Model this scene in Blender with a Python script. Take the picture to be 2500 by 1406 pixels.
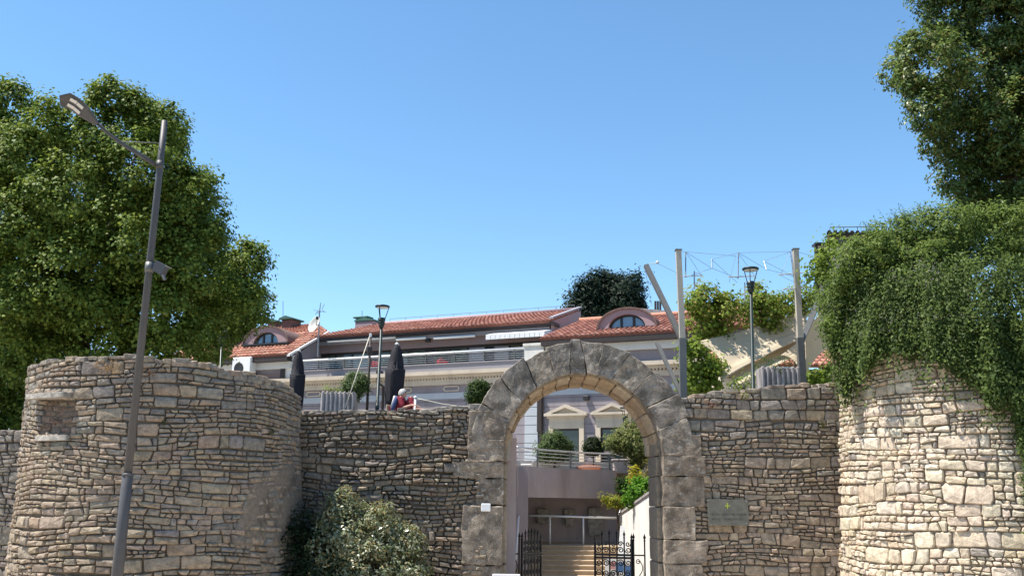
import bpy, bmesh, math, random
import numpy as np
from mathutils import Vector, Matrix, noise

for o in list(bpy.data.objects):
    bpy.data.objects.remove(o)
sc = bpy.context.scene
COL = sc.collection
R = math.radians

# ------------------------------------------------------------------ camera
FPX = 2332.0                      # focal length in photo pixels (photo is 2500 wide)
EYE = Vector((0.0, 0.0, 2.9))
PITCH, ROLL = R(12.6), 0.012
cam = bpy.data.cameras.new('camera')
cam.sensor_width = 36.0
cam.lens = 36.0 * FPX / 2500.0
cam.clip_start, cam.clip_end = 0.1, 3000.0
camo = bpy.data.objects.new('camera', cam)
COL.objects.link(camo)
CM = Matrix.Rotation(R(90) + PITCH, 3, 'X') @ Matrix.Rotation(ROLL, 3, 'Z')
camo.matrix_world = Matrix.Translation(EYE) @ CM.to_4x4()
sc.camera = camo

# ------------------------------------------------------------------ sky, sun, exposure
SUN = Vector((-0.46, -0.045, 0.885)).normalized()      # towards the sun
wld = bpy.data.worlds.new('World')
sc.world = wld
wld.use_nodes = True
wn = wld.node_tree.nodes
sky = wn.new('ShaderNodeTexSky')
sky.sky_type = 'NISHITA'
sky.sun_disc = False
sky.sun_elevation = math.asin(SUN.z)
sky.sun_rotation = math.atan2(SUN.x, SUN.y)
sky.altitude = 0.0
sky.air_density = 1.0
sky.dust_density = 0.0
sky.ozone_density = 3.5
wn['Background'].inputs[1].default_value = 0.12
hs = wn.new('ShaderNodeHueSaturation')
hs.inputs['Saturation'].default_value = 1.1
hs.inputs['Hue'].default_value = 0.493
wld.node_tree.links.new(sky.outputs[0], hs.inputs['Color'])
wld.node_tree.links.new(hs.outputs[0], wn['Background'].inputs[0])
sl = bpy.data.lights.new('sun', 'SUN')
sl.energy = 5.0
sl.angle = R(0.53)
sl.color = (1.0, 0.94, 0.85)
slo = bpy.data.objects.new('sun', sl)
COL.objects.link(slo)
slo.rotation_euler = (-SUN).to_track_quat('-Z', 'Y').to_euler()
slo.location = (-20, -10, 40)
sc.view_settings.view_transform = 'Standard'
sc.view_settings.look = 'None'
sc.view_settings.gamma = 1.0
sc.view_settings.use_curve_mapping = False
sc.view_settings.exposure = 0.9
sc.render.engine = 'CYCLES'
sc.cycles.use_denoising = True
sc.cycles.max_bounces = 7
sc.cycles.diffuse_bounces = 4
sc.cycles.glossy_bounces = 3
sc.cycles.transmission_bounces = 4
sc.cycles.transparent_max_bounces = 6

# ------------------------------------------------------------------ photo pixel <-> place
def ray(px, py):
    return CM @ Vector(((px - 1250.0) / FPX, -(py - 703.0) / FPX, -1.0))
def P(px, py, Y):
    d = ray(px, py)
    return EYE + d * (Y / d.y)
def px_of(p):
    q = CM.transposed() @ (Vector(p) - EYE)
    return 1250.0 - FPX * q.x / q.z, 703.0 + FPX * q.y / q.z
def PPM(Y):
    return FPX / Y
# the hotel's facade runs obliquely: local x along it, local y into the building
TH = R(23.9)
F0 = Vector((3.26, 38.0, 0.0))
UD = Vector((math.cos(TH), -math.sin(TH), 0))
DD = Vector((math.sin(TH), math.cos(TH), 0))
def PF(px, py, d=0.0):
    r = ray(px, py)
    o = EYE - F0 - DD * d
    t = -o.dot(DD) / r.dot(DD)
    h = EYE + r * t - F0
    return h.dot(UD), h.z

# ------------------------------------------------------------------ materials
def srgb(r, g, b):
    f = lambda c: (c / 12.92 if c <= 0.04045 else ((c + 0.055) / 1.055) ** 2.4)
    return (f(r / 255), f(g / 255), f(b / 255))
MATS = {}
def mat(name, col=(0.5, 0.5, 0.5), rough=0.7, metal=0.0, spec=0.4, vary=0.15, scale=6.0, bump=0.0, bscale=30.0,
        attr=False, trans=0.0, stain=None, stain_scale=1.3, stain_lo=0.5, stain_hi=0.68, emit=None, detail=5.0, streak=False, vr=(0.25, 0.75), speck=0.0, stain2=None, s2=(3.0, 0.5, 0.7)):
    m = bpy.data.materials.new(name)
    MATS[name] = m
    m.use_nodes = True
    nt = m.node_tree
    N, L = nt.nodes, nt.links
    b = N['Principled BSDF']
    b.inputs['Roughness'].default_value = rough
    b.inputs['Metallic'].default_value = metal
    b.inputs['Specular IOR Level'].default_value = spec
    geo = N.new('ShaderNodeNewGeometry')
    if attr:
        a = N.new('ShaderNodeVertexColor')
        a.layer_name = 'Col'
        base = a.outputs[0]
    else:
        rgb = N.new('ShaderNodeRGB')
        rgb.outputs[0].default_value = (*col, 1)
        base = rgb.outputs[0]
    def nz(s, det=detail, rough_=0.6, vec=None):
        n = N.new('ShaderNodeTexNoise')
        n.inputs['Scale'].default_value = s
        n.inputs['Detail'].default_value = det
        n.inputs['Roughness'].default_value = rough_
        L.new(vec or geo.outputs['Position'], n.inputs['Vector'])
        return n.outputs['Fac']
    def mapr(src, a0, a1, b0, b1):
        r = N.new('ShaderNodeMapRange')
        r.inputs[1].default_value, r.inputs[2].default_value = a0, a1
        r.inputs[3].default_value, r.inputs[4].default_value = b0, b1
        L.new(src, r.inputs[0])
        return r.outputs[0]
    if vary > 0:
        v = mapr(nz(scale), vr[0], vr[1], 1 - vary, 1 + vary)
        mx = N.new('ShaderNodeVectorMath')
        mx.operation = 'SCALE'
        L.new(base, mx.inputs[0])
        L.new(v, mx.inputs['Scale'])
        base = mx.outputs[0]
    if speck > 0:
        v = mapr(nz(46.0, 3.0, 0.7), 0.36, 0.62, 1 - speck, 1 + speck * 0.6)
        mx = N.new('ShaderNodeVectorMath')
        mx.operation = 'SCALE'
        L.new(base, mx.inputs[0])
        L.new(v, mx.inputs['Scale'])
        base = mx.outputs[0]
    if stain2:
        f = mapr(nz(s2[0], 8.0, 0.7), s2[1], s2[2], 0.0, 0.8)
        mm = N.new('ShaderNodeMix')
        mm.data_type = 'RGBA'
        L.new(f, mm.inputs[0])
        L.new(base, mm.inputs[6])
        mm.inputs[7].default_value = (*stain2, 1)
        base = mm.outputs[2]
    if stain:
        vec = None
        if streak:
            mp = N.new('ShaderNodeMapping')
            mp.inputs['Scale'].default_value = (1, 1, 0.22)
            L.new(geo.outputs['Position'], mp.inputs['Vector'])
            vec = mp.outputs[0]
        f = mapr(nz(stain_scale, 7.0, 0.62, vec), stain_lo, stain_hi, 0.0, 0.85)
        mm = N.new('ShaderNodeMix')
        mm.data_type = 'RGBA'
        L.new(f, mm.inputs[0])
        L.new(base, mm.inputs[6])
        mm.inputs[7].default_value = (*stain, 1)
        base = mm.outputs[2]
    L.new(base, b.inputs['Base Color'])
    if bump > 0:
        bp = N.new('ShaderNodeBump')
        bp.inputs['Strength'].default_value = bump
        bp.inputs['Distance'].default_value = 0.02
        L.new(nz(bscale, 6.0, 0.65), bp.inputs['Height'])
        L.new(bp.outputs[0], b.inputs['Normal'])
    if trans > 0:
        t = N.new('ShaderNodeBsdfTranslucent')
        ms = N.new('ShaderNodeMixShader')
        ms.inputs[0].default_value = trans
        L.new(base, t.inputs['Color'])
        L.new(b.outputs[0], ms.inputs[1])
        L.new(t.outputs[0], ms.inputs[2])
        L.new(ms.outputs[0], N['Material Output'].inputs['Surface'])
    return m

mat('stone', attr=True, rough=0.92, spec=0.2, vary=0.3, scale=9.0, vr=(0.34, 0.66), speck=0.22, bump=0.7, bscale=22.0, stain=(0.1, 0.09, 0.078), stain_scale=1.5, stain_lo=0.56, stain_hi=0.85)
mat('stone_clean', attr=True, rough=0.92, spec=0.2, vary=0.28, scale=8.0, vr=(0.34, 0.66), speck=0.2, bump=0.7, bscale=20.0, stain=(0.16, 0.145, 0.125), stain_scale=2.3, stain_lo=0.6, stain_hi=0.8)
mat('ashlar', attr=True, rough=0.93, spec=0.15, vary=0.4, scale=3.5, vr=(0.38, 0.62), speck=0.4, bump=1.0, bscale=30.0, detail=9.0, stain=(0.38, 0.36, 0.325), stain_scale=11.0, stain_lo=0.57, stain_hi=0.68, stain2=(0.115, 0.095, 0.077), s2=(1.6, 0.5, 0.7))
mat('mortar_pale', (0.3, 0.24, 0.175), 0.95, vary=0.35, scale=8, bump=0.5)
mat('mortar', (0.15, 0.115, 0.085), 0.95, vary=0.4, scale=8, bump=0.5)
mat('plaster_patch', (0.2, 0.165, 0.13), 0.95, spec=0.15, vary=0.3, scale=14, bump=0.9, bscale=34, stain=(0.09, 0.08, 0.068), stain_scale=2.2)
mat('inner_stone', attr=True, rough=0.9, vary=0.35, scale=10, bump=0.5)
mat('asphalt', (0.055, 0.055, 0.056), 0.9, vary=0.3, scale=3, bump=0.4, bscale=60)
mat('paving', (0.5, 0.42, 0.33), 0.85, vary=0.15, scale=2, bump=0.2, stain=(0.38, 0.32, 0.26), stain_scale=0.8)
mat('terrace', (0.4, 0.37, 0.33), 0.85, vary=0.15, scale=2)
mat('earth', (0.12, 0.09, 0.06), 0.95, vary=0.3, scale=4, bump=0.5)
mat('lilac', (0.265, 0.238, 0.26), 0.85, vary=0.06, scale=1.2, bump=0.15, bscale=60, stain=(0.2, 0.178, 0.185), stain_scale=1.3, streak=True)
mat('mauve', (0.4, 0.335, 0.335), 0.88, vary=0.08, scale=2.0, bump=0.2, bscale=50, stain=(0.29, 0.24, 0.235), stain_scale=1.2, streak=True)
mat('cream', (0.56, 0.48, 0.38), 0.8, vary=0.06, scale=2, bump=0.1, stain=(0.42, 0.36, 0.29), stain_scale=1.6, streak=True)
mat('parapet_grey', (0.27, 0.26, 0.285), 0.85, vary=0.05, scale=2)
mat('white_plaster', (0.68, 0.66, 0.62), 0.85, vary=0.05, scale=2, bump=0.1, stain=(0.5, 0.47, 0.42), stain_scale=1.1, stain_lo=0.55, streak=True)
mat('white_paint', (0.78, 0.78, 0.77), 0.5, vary=0.04, scale=3)
mat('pale_blue_wall', (0.43, 0.46, 0.5), 0.8, vary=0.05, scale=2)
mat('brown_wall', (0.235, 0.175, 0.17), 0.85, vary=0.08, scale=2)
mat('pink_wall', (0.36, 0.25, 0.255), 0.85, vary=0.08, scale=2.5, bump=0.1)
mat('tile', attr=True, rough=0.85, vary=0.25, scale=7, bump=0.3, bscale=40, stain=(0.17, 0.1, 0.07), stain_scale=3.0, stain_lo=0.58)
mat('tile_base', (0.2, 0.075, 0.05), 0.9, vary=0.2)
mat('dark_brown', (0.035, 0.026, 0.024), 0.6, vary=0.15, scale=4)
mat('dark_frame', (0.022, 0.02, 0.022), 0.45, vary=0.1)
mat('glass_dark', (0.02, 0.028, 0.032), 0.04, spec=0.6, vary=0.3, scale=1.6)
mat('glass_sky', (0.1, 0.18, 0.28), 0.05, spec=1.0, vary=0.15, scale=1.0)
mat('glass_attic', (0.07, 0.085, 0.068), 0.05, spec=0.7, vary=0.5, scale=2.2, vr=(0.38, 0.62))  # green mottled tint painted in for reflected greenery
mat('curtain', (0.22, 0.22, 0.24), 0.6, vary=0.1)
mat('pole_grey', (0.075, 0.073, 0.075), 0.55, metal=0.1, vary=0.12, scale=6, stain=(0.11, 0.105, 0.1), stain_scale=5, stain_lo=0.62)
mat('steel', (0.55, 0.56, 0.58), 0.35, metal=0.8, vary=0.08, scale=5)
mat('rail_white', (0.74, 0.75, 0.75), 0.35, metal=0.15, vary=0.04)
mat('lantern_green', (0.012, 0.025, 0.025), 0.4, vary=0.1)
mat('lamp_glass', (0.62, 0.64, 0.64), 0.25, vary=0.05)
mat('led', (0.62, 0.6, 0.56), 0.3, vary=0.1, scale=40)
mat('iron', (0.012, 0.011, 0.012), 0.42, metal=0.3, vary=0.2, scale=10)
mat('umbrella_cloth', (0.016, 0.016, 0.022), 0.85, vary=0.3, scale=5)
mat('concrete', (0.34, 0.31, 0.3), 0.92, vary=0.2, scale=7, bump=0.4, stain=(0.1, 0.09, 0.085), stain_scale=3.2, stain_lo=0.5, streak=True)
mat('stair_stone', (0.4, 0.31, 0.215), 0.85, vary=0.15, scale=5, bump=0.2)
mat('sail', (0.66, 0.56, 0.41), 0.85, vary=0.05, scale=4, trans=0.25)
mat('sail_post', (0.4, 0.355, 0.29), 0.6, vary=0.06)
mat('galvanised', (0.15, 0.148, 0.14), 0.5, metal=0.4, vary=0.12)
mat('wire', (0.23, 0.26, 0.29), 0.5, metal=0.4, vary=0.1)
mat('wire_pale', (0.6, 0.62, 0.62), 0.4, metal=0.3, vary=0.05)
mat('rope', (0.56, 0.52, 0.43), 0.9, vary=0.15, scale=30)
mat('copper_green', (0.06, 0.15, 0.12), 0.7, vary=0.2)
mat('brick_dark', (0.16, 0.1, 0.085), 0.9, vary=0.35, scale=14, bump=0.4)
mat('dish', (0.5, 0.49, 0.46), 0.6, vary=0.1)
mat('terracotta', (0.46, 0.2, 0.13), 0.75, vary=0.12)
mat('leaf', attr=True, rough=0.55, spec=0.2, vary=0.0, trans=0.5)
mat('leaf_gloss', attr=True, rough=0.4, spec=0.32, vary=0.0, trans=0.35)
mat('leaf_shiny', attr=True, rough=0.28, spec=0.6, vary=0.0, trans=0.3)
mat('leaf_tree', attr=True, rough=0.55, spec=0.2, vary=0.0, trans=0.38)
mat('bark', (0.075, 0.055, 0.042), 0.95, vary=0.4, scale=9, bump=0.8)
mat('plaque_glass', (0.135, 0.127, 0.105), 0.3, spec=0.3, vary=0.3, scale=6)
mat('plaque_cross', (0.42, 0.5, 0.03), 0.5, vary=0.05)
mat('plaque_ink', (0.055, 0.058, 0.055), 0.6, vary=0.1)
mat('skin', (0.5, 0.29, 0.2), 0.6, vary=0.08)
mat('hair_white', (0.42, 0.4, 0.38), 0.8, vary=0.15, scale=40, bump=0.4, bscale=80)
mat('cloth_red', (0.27, 0.025, 0.04), 0.85, vary=0.2, scale=14)
mat('cloth_blue', (0.05, 0.07, 0.16), 0.85, vary=0.2, scale=14)
mat('cloth_pale', (0.6, 0.57, 0.52), 0.85, vary=0.1)
mat('wood_pale', (0.45, 0.35, 0.25), 0.8, vary=0.15)
mat('pane_blue', (0.05, 0.13, 0.3), 0.5, vary=0.2)
mat('pane_pink', (0.5, 0.25, 0.24), 0.5, vary=0.2)

# ------------------------------------------------------------------ objects
def tag(o, label=None, cat=None, group=None, kind=None):
    if label: o['label'] = label
    if cat: o['category'] = cat
    if group: o['group'] = group
    if kind: o['kind'] = kind
    return o
def empty(name, loc=(0, 0, 0), label=None, cat=None, group=None, rz=0.0):
    o = bpy.data.objects.new(name, None)
    o.empty_display_size = 0.2
    COL.objects.link(o)
    o.location = loc
    o.rotation_euler = (0, 0, rz)
    return tag(o, label, cat, group)
def wloc(o):
    """world origin of an object that is not rotated (or whose children use local coordinates)"""
    v = Vector((0, 0, 0))
    while o is not None:
        v = v + Vector(o.location)
        o = o.parent
    return v
def mesh_obj(name, verts, faces, m, parent=None, smooth=False, cols=None, world=True, origin=None, mats=None, fmat=None):
    """verts in world coordinates (world=True) or in the parent's frame"""
    V = [Vector(v) for v in verts]
    if origin is None:
        origin = Vector((0, 0, 0))
        if V:
            for v in V: origin += v
            origin /= len(V)
            origin.z = min(v.z for v in V)
    origin = Vector(origin)
    me = bpy.data.meshes.new(name)
    me.from_pydata([v - origin for v in V], [], faces)
    if mats:
        for k in mats: me.materials.append(MATS[k])
        if fmat: me.polygons.foreach_set('material_index', fmat)
    else:
        me.materials.append(MATS[m])
    if smooth:
        me.polygons.foreach_set('use_smooth', [True] * len(me.polygons))
    if cols is not None:
        ca = me.color_attributes.new('Col', 'FLOAT_COLOR', 'POINT')
        flat = []
        if len(cols) == 3 and not hasattr(cols[0], '__len__'):
            flat = [*cols, 1.0] * len(V)
        else:
            for c in cols: flat.extend((*c, 1.0))
        ca.data.foreach_set('color', flat)
    me.update()
    o = bpy.data.objects.new(name, me)
    COL.objects.link(o)
    if parent is not None:
        o.parent = parent
        o.location = origin - (wloc(parent) if world else (wloc_local(parent)))
    else:
        o.location = origin
    return o
def wloc_local(parent):
    # parent frame: for a part under a rotated thing, coordinates are given in the thing's frame
    v = Vector((0, 0, 0))
    o = parent
    while o is not None and o.parent is not None:
        v = v + Vector(o.location)
        o = o.parent
    return v

class MB:
    def __init__(s):
        s.v, s.f, s.c = [], [], []
    def add(s, verts, faces, col=None):
        n = len(s.v)
        s.v += [Vector(v) for v in verts]
        s.f += [tuple(i + n for i in f) for f in faces]
        if col is not None: s.c += [col] * len(verts)
        return s
    def box(s, x0, x1, y0, y1, z0, z1):
        if x0 > x1: x0, x1 = x1, x0
        if y0 > y1: y0, y1 = y1, y0
        if z0 > z1: z0, z1 = z1, z0
        v = [(x0, y0, z0), (x1, y0, z0), (x1, y1, z0), (x0, y1, z0), (x0, y0, z1), (x1, y0, z1), (x1, y1, z1), (x0, y1, z1)]
        return s.add(v, [(0, 3, 2, 1), (4, 5, 6, 7), (0, 1, 5, 4), (1, 2, 6, 5), (2, 3, 7, 6), (3, 0, 4, 7)])
    def bbox(s, x0, x1, y0, y1, z0, z1, b=0.02):
        """box with chamfered edges"""
        if x0 > x1: x0, x1 = x1, x0
        if y0 > y1: y0, y1 = y1, y0
        if z0 > z1: z0, z1 = z1, z0
        bm = bmesh.new()
        bmesh.ops.create_cube(bm, size=1.0)
        for v in bm.verts:
            v.co = Vector(((x0 + x1) / 2 + v.co.x * (x1 - x0), (y0 + y1) / 2 + v.co.y * (y1 - y0), (z0 + z1) / 2 + v.co.z * (z1 - z0)))
        bmesh.ops.bevel(bm, geom=bm.edges[:], offset=min(b, 0.45 * min(x1 - x0, y1 - y0, z1 - z0)), segments=1, affect='EDGES')
        bm.verts.index_update()
        s.add([v.co.copy() for v in bm.verts], [[v.index for v in f.verts] for f in bm.faces])
        bm.free()
        return s
    def tube(s, pts, rad, n=8, cap=True):
        pts = [Vector(p) for p in pts]
        if not hasattr(rad, '__len__'): rad = [rad] * len(pts)
        base = len(s.v)
        up = None
        for i, p in enumerate(pts):
            t = (pts[min(i + 1, len(pts) - 1)] - pts[max(i - 1, 0)])
            if t.length < 1e-9: t = Vector((0, 0, 1))
            t.normalize()
            if up is None:
                a = Vector((0, 0, 1)) if abs(t.z) < 0.9 else Vector((1, 0, 0))
                up = (a - t * a.dot(t)).normalized()
            else:
                up = (up - t * up.dot(t))
                up = up.normalized() if up.length > 1e-6 else t.orthogonal().normalized()
            w = t.cross(up)
            for k in range(n):
                a = 2 * math.pi * k / n
                s.v.append(p + (up * math.cos(a) + w * math.sin(a)) * rad[i])
        for i in range(len(pts) - 1):
            for k in range(n):
                a, b = base + i * n + k, base + i * n + (k + 1) % n
                s.f.append((a, b, b + n, a + n))
        if cap:
            s.f.append(tuple(base + k for k in reversed(range(n))))
            e = base + (len(pts) - 1) * n
            s.f.append(tuple(e + k for k in range(n)))
        return s
    def lathe(s, prof, c, n=16, sx=1.0, sy=1.0):
        c = Vector(c)
        base = len(s.v)
        for (r, z) in prof:
            for k in range(n):
                a = 2 * math.pi * k / n
                s.v.append(c + Vector((r * sx * math.cos(a), r * sy * math.sin(a), z)))
        for i in range(len(prof) - 1):
            for k in range(n):
                a, b = base + i * n + k, base + i * n + (k + 1) % n
                s.f.append((a, b, b + n, a + n))
        s.f.append(tuple(base + k for k in reversed(range(n))))
        e = base + (len(prof) - 1) * n
        s.f.append(tuple(e + k for k in range(n)))
        return s
    def prism(s, poly, ext):
        """poly: list of 3D points (planar), ext: extrusion vector"""
        p = [Vector(q) for q in poly]
        e = Vector(ext)
        n = len(p)
        v = p + [q + e for q in p]
        f = [tuple(range(n)), tuple(reversed(range(n, 2 * n)))]
        f += [(i, i + n, (i + 1) % n + n, (i + 1) % n) for i in range(n)]
        return s.add(v, f)
    def build(s, name, m, parent=None, smooth=False, world=True, cols=None, origin=None):
        return mesh_obj(name, s.v, s.f, m, parent, smooth, cols if cols is not None else (s.c or None), world, origin)

def fast_quads(name, V, F, m, cols, parent=None, origin=(0, 0, 0)):
    """numpy build: V (n,3), F (k,4), cols (n,3)"""
    o = np.array(origin, float)
    me = bpy.data.meshes.new(name)
    me.vertices.add(len(V))
    me.vertices.foreach_set('co', (V - o).astype(np.float32).ravel())
    me.loops.add(F.size)
    me.loops.foreach_set('vertex_index', F.astype(np.int32).ravel())
    me.polygons.add(len(F))
    me.polygons.foreach_set('loop_start', np.arange(0, F.size, 4, dtype=np.int32))
    me.polygons.foreach_set('loop_total', np.full(len(F), 4, dtype=np.int32))
    me.materials.append(MATS[m])
    me.update(calc_edges=True)
    ca = me.color_attributes.new('Col', 'FLOAT_COLOR', 'POINT')
    c4 = np.ones((len(V), 4), np.float32)
    c4[:, :3] = cols
    ca.data.foreach_set('color', c4.ravel())
    ob = bpy.data.objects.new(name, me)
    COL.objects.link(ob)
    if parent is not None:
        ob.parent = parent
        ob.location = Vector(origin) - wloc(parent)
    else:
        ob.location = origin
    return ob

# ------------------------------------------------------------------ foliage
def unit(a):
    return a / np.maximum(np.linalg.norm(a, axis=1, keepdims=True), 1e-9)
def leaf_mesh(C, Nrm, size, rng, aspect=0.55, fold=0.18, droop=0.0):
    """one folded leaf (4 corners) per centre"""
    n = len(C)
    t = rng.normal(size=(n, 3))
    t[:, 2] -= droop
    t = unit(t - Nrm * np.sum(t * Nrm, 1, keepdims=True))
    b = np.cross(Nrm, t)
    s = size * rng.uniform(0.65, 1.35, (n, 1))
    V = np.empty((n, 4, 3))
    V[:, 0] = C - t * s * 0.5
    V[:, 1] = C + b * s * aspect * 0.5 + Nrm * s * fold
    V[:, 2] = C + t * s * 0.5
    V[:, 3] = C - b * s * aspect * 0.5 + Nrm * s * fold
    F = np.arange(n * 4).reshape(n, 4)
    return V.reshape(-1, 3), F
def leaf_cols(n, palette, rng, jit=0.18):
    pal = np.array(palette)
    c = pal[rng.integers(0, len(pal), n)]
    c = c * rng.uniform(1 - jit, 1 + jit, (n, 1))
    return np.repeat(c, 4, 0)
def lobes_foliage(lobes, rng, per_m2=10.0, leaves=34, leaf=0.12, clump=0.32, inner=0.25, flat=0.8, upness=0.5, jag=0.18):
    """lobes: (x,y,z,r). clumps spread over each lobe's shell, leaves spread through each clump"""
    L = np.array(lobes, float)
    Cs, Ns = [], []
    for (x, y, z, r) in L:
        k = max(4, int(per_m2 * 4 * math.pi * r * r * 0.5))
        d = unit(rng.normal(size=(k, 3)))
        rr = r * (1.0 - inner * rng.random((k, 1)) ** 1.6) + rng.normal(size=(k, 1)) * r * jag * 0.5
        Cs.append(np.array([x, y, z]) + d * rr)
        Ns.append(d)
    Cc, Nc = np.concatenate(Cs), np.concatenate(Ns)
    # thin out clumps buried deep in other lobes
    keep = np.ones(len(Cc), bool)
    for (x, y, z, r) in L:
        keep &= np.linalg.norm(Cc - np.array([x, y, z]), axis=1) > r * 0.55
    Cc, Nc = Cc[keep], Nc[keep]
    k = len(Cc)
    cs = clump * rng.uniform(0.6, 1.35, (k, 1, 1))
    off = rng.normal(size=(k, leaves, 3)) * 0.5
    off[:, :, 2] *= flat
    C = (Cc[:, None, :] + off * cs).reshape(-1, 3)
    nn = Nc[:, None, :] * 0.8 + off * 0.7 + rng.normal(size=(k, leaves, 3)) * 0.45
    nn[:, :, 2] += upness
    Nn = unit(nn.reshape(-1, 3))
    return C, Nn
def crown(name, lobes, palette, seed, parent, m='leaf', leaf=0.12, aspect=0.6, droop=0.2, sub_lobes=0, **kw):
    rng = np.random.default_rng(seed)
    if sub_lobes:
        ex = []
        for (x, y, z, r) in lobes:
            if r < 0.5: continue
            for d in unit(rng.normal(size=(sub_lobes, 3))):
                q = r * rng.uniform(0.24, 0.42)
                rr = r * rng.uniform(0.82, 1.04)
                ex.append((x + d[0] * rr, y + d[1] * rr, z + d[2] * rr, q))
        lobes = list(lobes) + ex
    C, Nn = lobes_foliage(lobes, rng, leaf=leaf, **kw)
    V, F = leaf_mesh(C, Nn, leaf, rng, aspect=aspect, droop=droop)
    cols = leaf_cols(len(C), palette, rng)
    return fast_quads(name, V, F, m, cols, parent, wloc(parent))
def limb(name, pts, r0, r1, parent, n=8, m='bark'):
    pts = [Vector(p) for p in pts]
    q = []
    for i in range(len(pts) - 1):
        for t in (0, 0.33, 0.66):
            p = pts[i].lerp(pts[i + 1], t)
            if i or t: p = p + Vector((noise.noise(p * 1.7), noise.noise(p * 1.7 + Vector((9, 0, 0))), 0)) * r0 * 0.5
            q.append(p)
    q.append(pts[-1])
    rad = [r0 + (r1 - r0) * i / (len(q) - 1) for i in range(len(q))]
    return MB().tube(q, rad, n).build(name, m, parent, smooth=True)
# ------------------------------------------------------------------ ground, road, pavement, terraces
def struct(o):
    o['kind'] = 'structure'
    return o
WY = 23.35                        # front face of the city wall
TZ = 4.45                         # level of the hotel terrace behind the wall
g = MB().add([(-500, -300, 0), (500, -300, 0), (500, 900, 0), (-500, 900, 0)], [(0, 1, 2, 3)])
struct(g.build('ground', 'asphalt', origin=(0, 0, 0)))
g = MB().box(-60, 60, 6.0, 29.2, 0.0, 0.13)
struct(g.build('pavement', 'paving'))
g = MB()
for k in range(40):
    g.bbox(-60 + k * 3 + 0.01, -57 + k * 3 - 0.01, 5.78, 6.0, 0.0, 0.15, 0.02)
struct(tag(g.build('kerb', 'concrete'), kind='structure'))
g = MB()
for k in range(20):
    g.box(-60 + k * 6, -57 + k * 6, 0.9, 1.05, 0.004, 0.008)
struct(g.build('road_marking', 'white_paint'))
# terraces at the upper level, cut by the stair passage
g = MB().box(-45, -10.8, 25.9, 36.0, 3.9, TZ).box(-10.799, 0.0, 24.35, 36.0, 3.9, TZ).box(-45, 18, 36.2, 60, 3.6, TZ - 0.06)
struct(g.build('terrace', 'terrace'))
g = MB().box(5.1, 40, 24.35, 36.1, 3.9, TZ)
struct(g.build('upper_terrace', 'terrace'))
# ground that rises behind the hotel
gv, gf = [], []
NX, NY = 24, 10
for j in range(NY):
    for i in range(NX):
        x = -140 + 280 * i / (NX - 1)
        y = 62 + 200 * j / (NY - 1)
        gv.append((x, y, 3.0 + 5.0 * (1 - math.exp(-j * 0.5)) + noise.noise(Vector((x * 0.02, y * 0.02, 0))) * 1.5))
for j in range(NY - 1):
    for i in range(NX - 1):
        a = j * NX + i
        gf.append((a, a + 1, a + NX + 1, a + NX))
struct(mesh_obj('hill', gv, gf, 'earth', smooth=True))

# ------------------------------------------------------------------ rubble masonry
def rubble(rng, u0, u1, v0, vtop, hb=(0.2, 0.36), seg=(0.35, 1.2), lay=(0.28, 0.47, 0.25), wr=(1.0, 3.1), wave=0.05, tilt=0.06, low=None):
    """coursed rubble: bands, broken into segments of 1 to 3 layers, each layer into stones. returns quads in (u, v)"""
    out = []
    vmax = max(vtop(u0 + (u1 - u0) * k / 20.0) for k in range(21))
    v = v0
    ph = rng.random() * 9
    def wav(u, vv):
        return wave * (math.sin(u * 0.9 + vv * 1.7 + ph) + 0.6 * math.sin(u * 2.3 - vv * 2.9 + ph * 2))
    while v < vmax + 0.3:
        if low and v < low[0]: h, ly_, wr_ = rng.uniform(*low[1]), low[2], low[3]
        else: h, ly_, wr_ = rng.uniform(*hb), lay, wr
        u = u0 - rng.random() * 0.3
        while u < u1:
            w = rng.uniform(*seg)
            q = rng.random()
            n = 1 if q < ly_[0] else (2 if q < ly_[0] + ly_[1] else 3)
            if h < 0.24 and n == 3: n = 2
            ss = [0.0]
            for k in range(n): ss.append(ss[-1] + rng.uniform(0.6, 1.4))
            ss = [x / ss[-1] for x in ss]
            tl = [0.0] + [rng.uniform(-tilt, tilt) for _ in range(n - 1)] + [0.0]
            for k in range(n):
                lh = h * (ss[k + 1] - ss[k])
                t = 0.0
                cuts = [0.0]
                while t < w:
                    t += max(0.09, lh * rng.uniform(*wr_))
                    cuts.append(min(t, w))
                if len(cuts) > 2 and cuts[-1] - cuts[-2] < 0.09:
                    cuts.pop(-2)
                off = [0.0] + [rng.uniform(-0.035, 0.035) for _ in cuts[1:-1]] + [0.0]
                for i in range(len(cuts) - 1):
                    a, b = cuts[i], cuts[i + 1]
                    def pt(t_, s_i, o_):
                        s_ = ss[s_i] * h + tl[s_i] * h * ((t_ / w) - 0.5) * 2
                        uu = u + t_ + o_
                        return (uu, v + s_ + wav(uu, v))
                    out.append((pt(a, k, -off[i]), pt(b, k, -off[i + 1]), pt(b, k + 1, off[i + 1]), pt(a, k + 1, off[i])))
            u += w
        v += h
    res = []
    for q in out:
        cu, cv = sum(p[0] for p in q) / 4, sum(p[1] for p in q) / 4
        if u0 < cu < u1 and cv < vtop(cu):
            res.append(q)
    return res
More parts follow.
